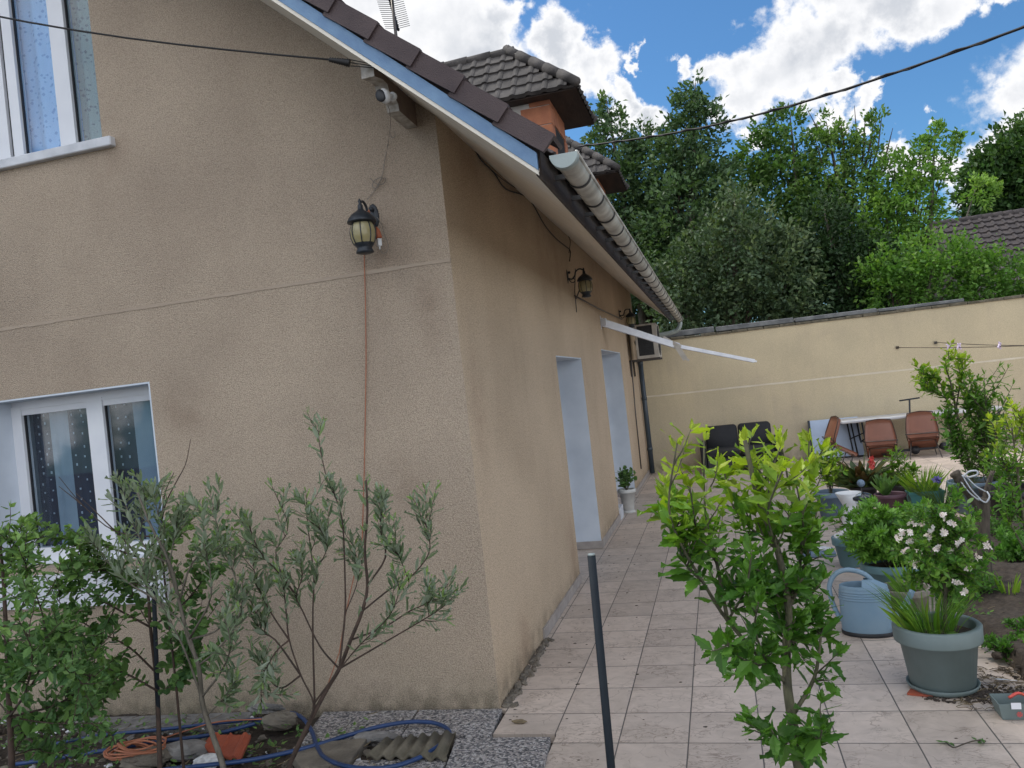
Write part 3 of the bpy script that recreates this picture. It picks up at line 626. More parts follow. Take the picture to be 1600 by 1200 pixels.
# ---- windows
def window(name, op, yf, stiles, hb, hh, cells, sill):
    x0, x1, z0, z1 = op; f = MB()
    f.box((x0, yf, z1-hh), (x1, yf+.07, z1)); f.box((x0, yf, z0), (x1, yf+.07, z0+hb))
    for a, b in stiles:
        f.box((a, yf-.012, z0+hb*.5), (b, yf+.06, z1-hh*.45))
        f.cur = 1; f.box((a-.006, yf+.012, z0+hb), (b+.006, yf+.034, z1-hh)); f.cur = 0
    f.box((x0+.05, yf-.010, z1-hh*.62), (x1, yf+.02, z1-hh*.48))
    fr = build(name, f, [M['pvc'], M['gasket']], house)
    g = MB(); g.box((x0, yf+.022, z0+hb), (x1, yf+.030, z1-hh)); build('pane', g, M['glass'], fr)
    return fr
yl = YG+.21
pxx = lambda px, py, y: float(P(px, py, y)[0])
lw = window('window', LW, yl, [(LW[0]+.0, pxx(40, 700, yl)), (pxx(143, 700, yl), pxx(168, 700, yl)), (LW[1]-.05, LW[1])], .11, .115, None, None)
lw['label'] = 'ground floor window with dark patterned curtains'
mb = MB(); mb.box((LW[0]-.003, YG+.001, LW[2]), (LW[0]+.012, yl, LW[3])); mb.box((LW[1]-.012, YG+.001, LW[2]), (LW[1]+.003, yl, LW[3])); mb.box((LW[0]+.012, YG+.001, LW[3]-.012), (LW[1]-.012, yl, LW[3]+.003)); build('reveal', mb, M['white_reveal'], lw)
mb = MB(); xa, xb = LW[0]-.05, LW[1]-.01; pr = [(xa, yl+.02, LW[2]+.02), (xa, YG-.03, LW[2]-.055), (xa, YG-.035, LW[2]-.275), (xa, YG+.01, LW[2]-.285), (xa, YG+.01, LW[2]-.1), (xa, yl+.02, LW[2]-.1)]
mb.prism(pr, (xb-xa, 0, 0)); build('sill', mb, M['sill_white'], lw)
def curtain(mb, x0, x1, z0, z1, y, amp, folds, mi=0):
    mb.cur = mi; n = max(8, int(folds*8)); vs = []; fs = []
    for i in range(n+1):
        x = x0+(x1-x0)*i/n; yy = y+amp*math.sin(2*PI*folds*i/n)
        vs += [(x, yy, z0), (x, yy, z1)]
    for i in range(n): fs.append((2*i, 2*i+2, 2*i+3, 2*i+1))
    mb.add(vs, fs, True)
mb = MB(); yc = yl+.12
xg = LambdaX = lambda px: pxx(px, 720, yc)
segs = [(30, 58, 1), (58, 84, 0), (84, 113, 1), (113, 152, 0), (152, 178, 1), (178, 216, 0), (216, 262, 1)]
for a, b, k in segs: curtain(mb, xg(a), xg(b), LW[2], LW[3], yc, .008, 1.5, k)
mb.cur = 2
for c0 in (66, 78, 122, 136, 192, 206):
    zz = LW[2]+.1; k = 0
    while zz < LW[3]-.12:
        x = xg(c0)+rs.uniform(-.012, .012); w_ = .010+.006*rs.rand(); h_ = .008+.012*rs.rand()
        mb.add([(x, yc-.014, zz), (x+w_, yc-.014, zz), (x+w_, yc-.014, zz+h_), (x, yc-.014, zz+h_)], [(0, 1, 2, 3)], False); zz += .040+rs.rand()*.06
build('curtain', mb, [M['curtain_dark'], M['curtain_sheer'], M['curtain_dot']], lw)
yu = YG+.05; pu = lambda px, py=100: pxx(px, py, yu)
uw = window('window', UW, yu, [(UW[0], UW[0]+.08), (pu(-62), pu(4)), (pu(10), pu(25)), (pu(84), pu(108)), (UW[1]-.03, UW[1])], .03, .09, None, None)
uw['label'] = 'upper window with blue leaf-patterned curtains'
mb = MB(); curtain(mb, UW[0]+.05, pu(100), UW[2], UW[3], yu+.12, .012, 9); curtain(mb, pu(100), UW[1], UW[2], UW[3], yu+.12, .014, 3, 1); build('curtain', mb, [M['curtain_blue'], M['curtain_teal']], uw)
mb = MB(); mb.box((UW[0]-.06, YG-.05, UW[2]-.065), (UW[1]+.10, YG+.07, UW[2]), .006); build('sill', mb, M['sill_white'], uw)
# dark rooms behind the panes
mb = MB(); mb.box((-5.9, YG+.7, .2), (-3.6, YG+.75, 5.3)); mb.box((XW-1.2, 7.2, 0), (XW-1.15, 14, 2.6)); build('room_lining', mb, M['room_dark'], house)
# ---- roof
YV, XE, XR = 3.95, -.745, -6.0
mb = MB()
def sl(xa, xb, off0, off1, y0, y1, b=mb):
    b.prism([(xa, y0, zs(xa)+off0), (xb, y0, zs(xb)+off0), (xb, y0, zs(xb)+off1), (xa, y0, zs(xa)+off1)], (0, y1-y0, 0))
sl(XR, XE, .0, .02, YV+.02, YF-.06); mb.prism([(XR, YV+.02, zs(XR)), (XR, YV+.02, zs(XR)+.02), (-11.3, YV+.02, zs(-11.3)+.02), (-11.3, YV+.02, zs(-11.3))], (0, YF-YV-.1, 0))
soff = build('soffit', mb, M['soffit'], house)
mb = MB(); sl(XR, XE-.02, .021, .12, YV+.03, YF-.07, mb); sl(XE-.018, XE+.012, -.03, .13, YV+.03, YF-.07, mb)
mb.prism([(XR-.001, YV+.03, zs(XR)+.021), (XR-.001, YV+.03, zs(XR)+.12), (-11.3, YV+.03, zs(-11.3)+.12), (-11.3, YV+.03, zs(-11.3)+.021)], (0, YF-YV-.1, 0))
build('roof_boards', mb, M['dark_wood'], house)
mb = MB(); sl(XR, XE, .004, .092, YV-.004, YV+.018, mb); build('verge_board', mb, M['blue_metal'], house)
mb = MB(); sl(XR, XE, -.022, .003, YV, YV+.012, mb); build('verge_trim', mb, M['soffit'], house)
# verge tiles: stepped, each lower end riding over the next
Dn = unit((1, 0, -SL)); Up = unit((SL, 0, 1)); ex = .285
mb = MB(); s0 = np.array([XE+.03, YV, zs(XE+.03)+.092]); k = 0
while True:
    b = s0-Dn*(k*ex) ; t = b-Dn*(ex+.03)
    if t[0] < XR: break
    jit = rs.uniform(-.005, .005); lo, hi = .018+jit, -.004+jit; h = .108
    q = [b+Up*lo, t+Up*hi, t+Up*(hi+h), b+Up*(lo+h-.006)+Dn*-.004, b+Up*(lo+h-.016)]
    ys = [YV-.040, YV-.022, YV-.022, YV-.040, YV-.040]; jy = rs.uniform(-.003, .003)
    q = [np.array([p[0], yy+jy, p[2]]) for p, yy in zip(q, ys)]
    mb.prism(q, (0, .03, 0))
    q2 = [np.array([b[0], YV-.009, b[2]])+Up*(lo+h-.03), np.array([t[0], YV-.009, t[2]])+Up*(hi+h-.03), np.array([t[0], YV-.009, t[2]])+Up*(hi+h-.001), np.array([b[0], YV-.009, b[2]])+Up*(lo+h-.009)]
    mb.prism(q2, (0, .2, 0)); k += 1
build('verge_tiles', mb, M['verge_tile'], house)
def tile_roof(mb, O, U, V, Nn, lv, rng_, tw=.30, th=.29, roll=.028, lift=.03):
    O, U, V, Nn = [np.array(q, float) for q in (O, U, V, Nn)]
    nk = int(math.ceil(lv/th))
    for k in range(nk):
        va, vb = k*th, min((k+1)*th, lv)
        ua, ub = rng_((va+vb)/2)
        if ub-ua < .05: continue
        n0 = int(math.floor(ua/tw)); us = []
        for i in range(n0, int(ub/tw)+2):
            for f_, h_ in ((0, 0), (.62, 0), (.70, roll*.8), (.85, roll), (.97, roll*.5)):
                u = (i+f_)*tw+(.5*tw if False else 0)
                if ua < u < ub: us.append((u, h_))
        us = [(ua, 0)]+us+[(ub, 0)]
        jk = rs.uniform(-.004, .004); vs = []; fs = []
        for (u, h_) in us:
            p = O+U*u
            vs += [p+V*va+Nn*(h_+0.0+jk), p+V*(vb+.02)+Nn*(h_+lift+jk), p+V*(vb+.02)+Nn*(h_+.002)-Nn*.012]
        for i in range(len(us)-1):
            a = 3*i; fs += [(a, a+3, a+4, a+1), (a+1, a+4, a+5, a+2)]
        mb.add(vs, fs, False)
def caps(mb, a, b, n=None, r=.085):
    a, b = np.array(a, float), np.array(b, float); ln = np.linalg.norm(b-a); n = n or max(2, int(ln/.30)); d = (b-a)/n
    for i in range(n): mb.tube([a+d*i, a+d*(i+1.12)], [r, r*1.22], 10)
mb = MB()
tl = math.hypot(XE+.05-XR, SL*(XE+.05-XR))
tile_roof(mb, (XR, YV+.2, zs(XR)+.15), (0, 1, 0), Dn, Up, tl, lambda v: (0, YF-YV-.3))
Dn2 = unit((-1, 0, -SL)); tile_roof(mb, (XR, YF-.1, zs(XR)+.15), (0, -1, 0), Dn2, unit((-SL, 0, 1)), 6.6, lambda v: (0, YF-YV-.1))
caps(mb, (XR, YV, zs(XR)+.2), (XR, YF, zs(XR)+.2), r=.1)
build('roof', mb, M['roof_tile'], house)
# ---- gutter
ga, gb = P(880, 240, 3.90), P(1062, 499, 16.0)
mb = MB(); R_ = .062; n = 14; segs_ = 20; vs = []; fs = []
for i in range(segs_+1):
    c = ga+(gb-ga)*i/segs_
    for rr in (R_, R_-.004):
        for j in range(n+1):
            a = PI+PI*j/n; vs.append(c+np.array([math.cos(a)*rr, 0, math.sin(a)*rr]))
w_ = 2*(n+1)
for i in range(segs_):
    for j in range(n):
        a = i*w_+j; fs.append((a, a+1, a+w_+1, a+w_)); a += n+1; fs.append((a, a+w_, a+w_+1, a+1))
mb.add(vs, fs, True)
mb.add([ga+np.array([math.cos(PI+PI*j/n)*(R_+.002), -.004, math.sin(PI+PI*j/n)*(R_+.002)]) for j in range(n+1)], [tuple(range(n+1))], False)
for e_, tt in ((.0, 1),): mb.tube([ga+np.array([R_+.004, 0, .0]), gb+np.array([R_+.004, 0, .0])], .0085, 6)
gut = build('gutter', mb, M['zinc'], house)
mb = MB(); c = ga
def ring(mb, c, r, wd, th=.006):
    vs = []; fs = []
    for (dy, rr) in ((-wd/2, r), (-wd/2, r+th), (wd/2, r+th), (wd/2, r)):
        for j in range(n+1): a = PI+PI*j/n; vs.append(c+np.array([math.cos(a)*rr, dy, math.sin(a)*rr]))
    m_ = n+1
    for q in range(3):
        for j in range(n): fs.append((q*m_+j, q*m_+j+1, (q+1)*m_+j+1, (q+1)*m_+j))
    mb.add(vs, fs, True)
ring(mb, ga+np.array([0, .03, 0]), R_+.001, .06, .008)
mb.add([ga+np.array([math.cos(PI+PI*j/n)*(R_+.009), -.006, math.sin(PI+PI*j/n)*(R_+.009)]) for j in range(n+1)], [tuple(range(n+1))], False)
build('end_cap', mb, M['zinc_pale'], gut)
y = 4.35
while y < 15.9:
    mb = MB(); c = ga+(gb-ga)*(y-3.90)/12.1; ring(mb, c, R_+.001, .028, .006)
    mb.box((XE+.01, y-.014, c[2]-.005), (c[0]-R_, y+.014, c[2]+.02)); build('gutter_bracket', mb, M['zinc_band'], gut); y += .52
mb = MB(); e = gb
mb.tube(smooth_path([e+np.array([0, -.05, -.02]), e+np.array([0, -.05, -.10]), e+np.array([-.05, -.05, -.19]), e+np.array([-.2, -.02, -.24]), (XW+.1, 16.0, e[2]-.30), (XW+.07, 16.0, e[2]-.42), (XW+.07, 16.0, e[2]-.6)], 5), .042, 12)
build('gutter_elbow', mb, M['zinc_pale'], gut)
mb = MB(); mb.tube([(XW+.07, 16.0, .02), (XW+.07, 16.0, gb[2]-.5)], .05, 14)
for z in (.5, 1.5, 2.2): mb.tube([(XW+.07, 16.0, z-.03), (XW+.07, 16.0, z+.03)], .057, 14)
build('downpipe', mb, M['downpipe'], house)
# ---- corbel bracket under the verge
cx = -1.60
cp = [on(q[0], q[1], 0, cx) for q in ((583, 99), (585, 119), (598, 124), (605, 131), (608, 142), (616, 150), (622, 162), (624, 173), (652, 198))]
poly = [(cx, p[1], p[2]) for p in cp]; poly[-1] = (cx, YG+.01, cp[-1][2]); poly += [(cx, YG+.01, 3.745), (cx, poly[0][1]+.02, 3.745)]
mb = MB(); mb.prism(poly, (-.075, 0, 0))
cb = build('corbel', mb, [M['corbel_paint'], M['corbel_side']], house)
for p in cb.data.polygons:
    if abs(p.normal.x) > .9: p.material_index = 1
# ---- dormers
def dormer(dy):
    y1, y2, ym = 10.0+dy, 11.55+dy, 10.775+dy
    E = P(900, 133, 10.0); A = P(793, 76, 10.775); z0 = E[2]; x1 = E[0]; za = A[2]-.06; xa = A[0]
    xl = -4.6
    w = MB(); fx = P(858, 165, 10.22)[0]
    def zr(x): return zs(x)+.1
    w.add([(fx, y1+.22, zr(fx)-.3), (fx, y1+.22, z0+.05), (-3.6, y1+.22, z0+.05), (-3.6, y1+.22, zr(-3.6)-.2),
           (fx, y2-.22, zr(fx)-.3), (fx, y2-.22, z0+.05), (-3.6, y2-.22, z0+.05), (-3.6, y2-.22, zr(-3.6)-.2)], [(0, 1, 2, 3), (4, 7, 6, 5), (0, 4, 5, 1)], False)
    wl = build('dormer', w, M['mortar_white'], house)
    b = MB(); zz = zr(fx)-.1; k = 0
    while zz < z0-.02:                       # hollow clay blocks at the corner, white mortar behind
        ln = .26 if k % 2 else .38; h = .235
        b.box((fx-ln, y1+.205, zz), (fx+.014, y1+.24, min(zz+h, z0+.03))); b.box((fx+.001, y1+.241, zz), (fx+.014, y1+.42, min(zz+h, z0+.03)))
        zz += h+.012; k += 1
    b.box((fx+.001, y1+.43, z0-.30), (fx+.014, y2-.3, z0+.02)); b.box((fx+.001, y2-.42, zr(fx)-.2), (fx+.014, y2-.2, z0-.31))
    build('clay_blocks', b, M['brick_orange'], wl)
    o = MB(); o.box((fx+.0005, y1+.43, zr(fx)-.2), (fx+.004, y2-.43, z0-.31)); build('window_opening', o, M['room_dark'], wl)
    r = MB()
    nh = za-z0; hw = (y2-y1)/2
    # near slope (faces -y)
    V = unit((0, -hw, -nh)); lv = math.hypot(hw, nh); Nn = unit((0, -nh, hw))
    tile_roof(r, (xl, ym, za), (1, 0, 0), V, Nn, lv, lambda v: (0, (xa-xl)+(x1-xa)*v/lv), .21, .235, .02, .028)
    V = unit((0, hw, -nh)); Nn = unit((0, nh, hw))
    tile_roof(r, (xl, ym, za), (1, 0, 0), V, Nn, lv, lambda v: (0, (xa-xl)+(x1-xa)*v/lv), .21, .235, .02, .028)
    hx = x1-xa; V = unit((hx, 0, -nh)); lv2 = math.hypot(hx, nh); Nn = unit((nh, 0, hx))
    tile_roof(r, (xa, ym, za), (0, 1, 0), V, Nn, lv2, lambda v: (-hw*v/lv2, hw*v/lv2), .21, .235, .02, .028)
    rf = build('dormer_roof', r, M['dormer_tile'], wl)
    h = MB(); caps(h, (xl, ym, za+.0), (xa+.05, ym, za+.0), r=.06); caps(h, (x1+.02, y1-.02, z0+.03), (xa, ym, za+.03), r=.06); caps(h, (x1+.02, y2+.02, z0+.03), (xa, ym, za+.03), r=.06)
    build('ridge_tiles', h, M['dormer_tile'], wl)
    u = MB(); e = .035
    u.add([(xl, y1, z0-e), (x1, y1, z0-e), (x1, y2, z0-e), (xl, y2, z0-e), (xl, ym, za-e), (xa, ym, za-e)], [(0, 3, 2, 1), (0, 1, 5, 4), (3, 4, 5, 2), (1, 2, 5)], False)
    build('eaves_boards', u, M['dark_wood'], wl)
dormer(0); dormer(4.4)
# ================================================================== BOUNDARY WALL
bw = thing('boundary_wall', 'tall cream rendered wall with grey coping closing the terrace', 'wall', (1, YF, 0))
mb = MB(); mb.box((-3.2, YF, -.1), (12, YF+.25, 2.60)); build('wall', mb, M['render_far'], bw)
mb = MB(); 
for i in range(60): a, b = -1.4+i*.223, -1.4+(i+1)*.223; mb.box((a, YF-.004, 1.505+rs.uniform(-.003, .003)), (b, YF+.01, 1.535+rs.uniform(-.003, .003)))
build('render_joint', mb, M['joint_pale'], bw)
mb = MB()
x = -3.2
while x < 12: mb.box((x, YF-.03+rs.uniform(-.01, .01), 2.60), (x+.29, YF+.27, 2.635+rs.rand()*.022), .006); x += .3
build('coping_stones', mb, M['moss'], bw)
mb = MB(); x = -1.4
while x < 3.9: mb.box((x, YF+.06, 2.66), (x+1.47, YF+.42, 2.775-.012*(x+1.4)), .01); x += 1.5
build('fibre_cement_capping', mb, M['coping'], bw, label='grey weathered slabs laid along the wall top')
# neighbour's roof
nb_ = P(1452, 352, 29.0); nh_ = thing('neighbour_house', 'brown tiled roof of a neighbouring house beyond the wall', 'house', (nb_[0]+3, 29, 0))
mb = MB(); zr_, xr_ = nb_[2], nb_[0]
Vn = unit((0, -1, -.75)); Nn = unit((0, -.75, 1)); tile_roof(mb, (xr_, 29, zr_), (1, 0, 0), Vn, Nn, 4.6, lambda v: (0, 9), .30, .33, .045, .05)
Vn = unit((0, 1, -.75)); Nn = unit((0, .75, 1)); tile_roof(mb, (xr_, 29, zr_), (1, 0, 0), Vn, Nn, 4.6, lambda v: (0, 9), .30, .33, .04, .04)
build('roof', mb, M['roof_tile'], nh_)
mb = MB(); caps(mb, (xr_, 29, zr_), (xr_+9, 29, zr_), r=.1); build('ridge_tiles', mb, M['roof_tile'], nh_)
mb = MB(); mb.prism([(xr_+.25, 29, zr_-.15), (xr_+.25, 25.6, zr_-2.75), (xr_+.25, 25.6, 0), (xr_+.25, 32.4, 0), (xr_+.25, 32.4, zr_-2.75)], (8.4, 0, 0)); build('wall', mb, M['dark_wood'], nh_)
# ================================================================== THINGS ON THE HOUSE
def lantern(label, loc, rz, group='wall lanterns on the house'):
    t = thing('wall_lantern', label, 'lantern', (0, 0, 0), group)
    m1 = MB(); cy = -.19
    m1.lathe([(0.001, .012), (.02, .010), (.045, .004), (.05, 0), (.05, -.004)], (0, 0, 0), 16, .75, 1)
    v = np.array(m1.v); v = np.stack([v[:, 0], -v[:, 2]-.001, v[:, 1]*1.6-.03], 1); m1.v = [tuple(q) for q in v]
    build('back_plate', m1, M['black_iron'], t, local=True)
    a = MB(); a.tube(smooth_path([(0, -.01, -.055), (0, -.05, -.065), (0, -.085, -.03), (0, -.10, .012), (0, -.14, .035), (0, cy+.01, .022), (0, cy, 0)], 5), .0085, 8)
    a.tube(smooth_path([(0, -.012, -.06), (0, -.04, -.10), (0, -.075, -.10), (0, -.08, -.07), (0, -.055, -.062)], 5), .006, 6)
    a.ball((0, -.025, .012), .016, 8, 6)
    build('arm', a, M['black_iron'], t, local=True)
    b = MB(); c = (0, cy, 0)
    b.lathe([(.001, .045), (.006, .038), (.011, .026), (.007, .014), (.014, .006), (.016, -.004), (.017, -.022), (.030, -.034), (.058, -.052), (.078, -.074), (.088, -.094), (.088, -.102), (.070, -.100), (.066, -.108), (.060, -.108)], c, 20)
    build('cap', b, M['black_iron'], t, local=True)
    g = MB(); prof = [(.060, -.106), (.070, -.125), (.076, -.155), (.074, -.19), (.064, -.222), (.054, -.236)]
    g.lathe(prof, c, 24); build('shade', g, M['amber_glass'], t, local=True)
    r = MB()
    for k in range(8):
        an = 2*PI*k/8+.25; r.tube([(c[0]+(q[0]+.002)*math.cos(an), c[1]+(q[0]+.002)*math.sin(an), q[1]) for q in prof], .0035, 5)
    build('ribs', r, M['black_iron'], t, local=True)
    b = MB(); b.lathe([(.060, -.228), (.058, -.238), (.048, -.250), (.044, -.262), (.052, -.272), (.053, -.286), (.030, -.292), (.001, -.293)], c, 20)
    build('base_cup', b, M['black_iron'], t, local=True)
    t.location = T3(loc); t.rotation_euler = (0, 0, rz); return t
l1p = P(583, 331, YG)
l1 = lantern('black lantern on the front gable wall with an orange plug dangling beside it', l1p, 0)
l2 = copy_tree(l1); p_ = SW(886, 428); l2.location = T3(p_); l2.rotation_euler = (0, 0, PI/2); l2['label'] = 'black lantern on the side wall above the first doorway'
l3 = copy_tree(l1); p3 = SW(967, 488); l3.location = T3(p3); l3.rotation_euler = (0, 0, PI/2); l3['label'] = 'black lantern on the side wall nearest the air conditioner'
# extension lead hanging from the gable lantern
t = thing('extension_lead', 'orange cable hanging from the gable lantern with its orange plug', 'cable', (l1p[0], YG-.02, l1p[2]-.2))
mb = MB(); yy = YG-.012
mb.tube([P(569, 398, yy), P(571, 470, yy), P(572, 560, yy), P(571, 640, yy), P(569, 740, yy), P(566, 840, yy), P(552, 905, yy-.01), P(540, 960, yy-.03), P(530, 1020, yy-.05), P(505, 1090, yy-.1)], .0032, 6)
build('cord', mb, M['orange_cable'], t)
mb = MB(); y2 = YG-.10
mb.tube(smooth_path([P(576, 328, YG-.16), P(582, 345, y2), P(587, 358, y2)], 4), .004, 6); mb.tube(smooth_path([P(574, 330, YG-.16), P(580, 350, y2), P(583, 372, y2), P(580, 388, y2), P(570, 396, YG-.02)], 5), .004, 6)
build('loop', mb, M['orange_cable'], t)
mb = MB(); a, b = P(588, 355, y2), P(592, 372, y2); mb.tube([a, a+(b-a)*.3, b, b+(b-a)*.02], [.007, .017, .022, .018], 12); build('socket', mb, M['orange_plug'], t)
mb = MB(); a, b = P(592, 373, y2), P(593, 384, y2); mb.tube([a, b, b+(b-a)*.1], [.017, .017, .007], 4); mb.tube([b, b+(b-a)*.5], .006, 8); build('plug', mb, M['white_plastic'], t)
mb = MB(); mb.tube(smooth_path([P(593, 387, y2), P(598, 396, y2+.03), P(605, 392, y2+.05), P(606, 380, YG-.02), P(600, 365, YG-.02), P(597, 352, YG-.02), P(590, 340, YG-.02)], 5), .0022, 5); build('thin_wire', mb, M['white_cable'], t)
mb = MB(); mb.box((l1p[0]-.005, YG-.012, P(570, 408, YG)[2]-.003), (l1p[0]+.14, YG-.003, P(570, 408, YG)[2]+.003)); 
# security camera on the corbel
cc_ = P(601, 150, 4.08)
t = thing('security_camera', 'small white egg-shaped security camera with black face under the roof verge', 'camera', cc_)
mb = MB(); mb.ball((0, 0, 0), .034, 20, 14, (1, 1, 1.25)); mb.v = [T3(Matrix.Rotation(-.35, 3, 'Y') @ Vector(v)+Vector(cc_)) for v in mb.v]; build('housing', mb, M['white_plastic'], t)
mb = MB(); mb.ball((0, 0, 0), .029, 18, 10, (1, .45, 1.25)); mb.v = [T3(Matrix.Rotation(-.35, 3, 'Y') @ Vector(v)+Vector(cc_)+Vector((-.013, -.026, -.004))) for v in mb.v]; build('lens_face', mb, M['black_plastic'], t)
mb = MB(); mb.tube([cc_+np.array([.01, .02, .01]), cc_+np.array([.02, .06, .015])], .012, 8); mb.tube([cc_+np.array([.02, .058, .015]), cc_+np.array([.022, .075, .015])], .024, 12); build('mount', mb, M['white_plastic'], t)
mb = MB(); mb.tube(smooth_path([P(606, 165, 4.12), P(609, 175, 4.2), P(610, 195, 4.45), P(606, 225, YG-.012), P(601, 250, YG-.012), P(597, 275, YG-.012), P(590, 290, YG-.012), P(583, 300, YG-.012), P(574, 312, YG-.02)], 5), .0022, 5)
mb.tube(smooth_path([P(609, 205, YG-.015), P(612, 215, YG-.02), P(617, 213, YG-.02), P(617, 205, YG-.02)], 5), .0018, 5)
mb.tube(smooth_path([P(597, 276, YG-.015), P(585, 282, YG-.02), P(582, 292, YG-.02), P(590, 293, YG-.02), P(594, 282, YG-.02), P(602, 278, YG-.02), P(600, 286, YG-.02), P(590, 288, YG-.02), P(578, 278, YG-.02)], 5), .0024, 5)
build('lead', mb, M['white_cable'], t)
# service cable with its clamp
t = thing('service_cable', 'black overhead cable anchored with a ribbed clamp to the verge corbel', 'cable', P(530, 97, 4.0))
a = P(514, 93, 3.96); mb = MB(); far_ = P(-420, -78, 3.3)
pts = [far_+(a-far_)*k/12-np.array([0, 0, .10*math.sin(PI*k/12)]) for k in range(13)]; mb.tube(pts, .0052, 6); build('wire', mb, M['cable'], t)
mb = MB(); b = P(548, 99, 3.99); n_ = 9; prof = []
for k in range(n_): prof += [(a+(b-a)*k/n_, .009+.0012*k), (a+(b-a)*(k+.5)/n_, .014+.0012*k)]
mb.tube([q[0] for q in prof], [q[1] for q in prof], 10); build('clamp', mb, M['cable'], t)
mb = MB()
for (u, v) in (((546, 93), (600, 104)), ((548, 98), (590, 104)), ((548, 103), (584, 106))): mb.tube([P(u[0], u[1], 3.99), P(v[0], v[1], 4.02)], .0028, 5)
build('tail_wires', mb, M['cable'], t)
mb = MB(); xx = XW+.012
mb.tube(smooth_path([SW(672, 162, XW-.0+.01), SW(700, 190, xx), SW(740, 232, xx), SW(752, 250, xx), SW(772, 270, xx), SW(790, 295, xx), SW(818, 305, xx), SW(832, 318, xx), SW(850, 350, xx), SW(868, 372, xx), SW(884, 385, xx), SW(891, 392, xx), SW(890, 408, xx)], 4), .006, 6)
mb.tube(smooth_path([SW(752, 250, xx+.01), SW(785, 280, xx+.01), SW(820, 303, xx+.01), SW(845, 325, xx+.01), SW(870, 350, xx+.01), SW(890, 372, xx+.01), SW(889, 395, xx+.01)], 4), .004, 6)
tag(build('lighting_cable', mb, M['cable'], origin=(XW, 6, 3.4)), 'loose black cable drooping along the side wall below the soffit', 'cable')
mb = MB(); mb.tube([SW(898, 462, XW+.03), SW(935, 482, XW+.05), SW(972, 499, XW+.06)], .010, 6); mb.tube([SW(899, 420, XW+.02), SW(898, 455, XW+.02), SW(901, 488, XW+.02)], .006, 6); mb.tube([SW(900, 467, XW+.03), SW(906, 452, XW+.08), SW(910, 445, XW+.1)], .008, 6)
tag(build('cable_conduit', mb, M['chair_metal'], origin=(XW, 10, 3)), 'thin grey conduit running slanted between the two side wall lanterns', 'conduit')
# awning arm
ay = 11.3; a0 = P(938, 504, ay); t = thing('awning_arm', 'folded white awning arm projecting from the side wall without its fabric', 'awning', a0)
a1 = P(1060, 541, 11.75); a2 = P(1178, 564, 12.4)
mb = MB(); mb.bar(a0, a1, .06, .085); mb.bar(a0+np.array([0, .05, .05]), a1+np.array([0, .05, .02]), .03, .04); build('upper_arm', mb, M['awning'], t)
mb = MB(); mb.bar(a1, a2, .04, .05); mb.bar(a2-(a2-a1)*.02, a2+(a2-a1)*.035, .02, .025); build('forearm', mb, M['awning'], t)
mb = MB(); mb.box(T3(a0+np.array([-.06, -.05, -.10])), T3(a0+np.array([.01, .06, .10])), .006); mb.box(T3(a0+np.array([.01, -.045, -.05])), T3(a0+np.array([.09, .045, .05])), .006); build('wall_bracket', mb, M['awning'], t)
mb = MB(); 
mb.bar(a1+np.array([-.20, -.05, .15]), a1+np.array([.03, -.03, -.02]), .05, .05); mb.bar(a1+np.array([-.03, -.05, .02]), a1+np.array([.08, -.05, -.20]), .035, .07); mb.bar(a1+np.array([.06, -.05, -.18]), a1+np.array([.13, -.05, -.22]), .03, .03)
build('elbow_joint', mb, M['ac_body'], t)
# air conditioner
ya = 14.5; pt, pb = P(1008, 506, ya), P(1008, 560, ya); xa_, xb_ = P(993, 530, ya)[0], P(1027, 530, ya)[0]
t = thing('air_conditioner', 'weathered beige air conditioning unit high on the far side wall', 'air conditioner', (xa_, ya, pb[2]))
z0, z1 = pb[2], pt[2]; mb = MB()
mb.box((xa_, ya+.012, z0), (xb_, ya+.82, z1), .012)
mb.box((xa_, ya-.006, z0), (xa_+.035, ya+.011, z1)); mb.box((xb_-.075, ya-.006, z0), (xb_, ya+.011, z1)); mb.box((xa_+.035, ya-.006, z0), (xb_-.075, ya+.011, z0+.05)); mb.box((xa_+.035, ya-.006, z1-.03), (xb_-.075, ya+.011, z1))
build('casing', mb, M['ac_body'], t)
mb = MB(); mb.box((xa_+.036, ya+.002, z0+.051), (xb_-.076, ya+.010, z1-.031))
for k in range(14): z = z0+.06+k*(z1-z0-.1)/14; mb.box((xa_+.04, ya-.004, z), (xb_-.08, ya+.001, z+.012))
build('coil_grille', mb, M['black_plastic'], t)
mb = MB()
for k in range(9): 
    r_ = .03+.03*k; mb.tube([(xb_+.004, ya+.36+r_*math.cos(a), (z0+z1)/2+r_*math.sin(a)) for a in np.linspace(0, 2*PI, 25)], .004, 4)
build('fan_guard', mb, M['black_plastic'], t)
mb = MB()
for yy in (ya+.12, ya+.68): mb.bar((XW, yy, z0-.02), (xb_+.01, yy, z0-.02), .04, .035); mb.bar((XW+.02, yy, z0-.02), (XW+.02, yy, z0-.3), .04, .03, (1, 0, 0))
mb.tube([(XW+.05, ya+.1, z1-.1), (XW+.04, ya+.05, z0-.1), (XW+.03, ya-.1, z0-.9), (XW+.02, ya-.1, .3)], .012, 6)
build('brackets', mb, M['chair_metal'], t)
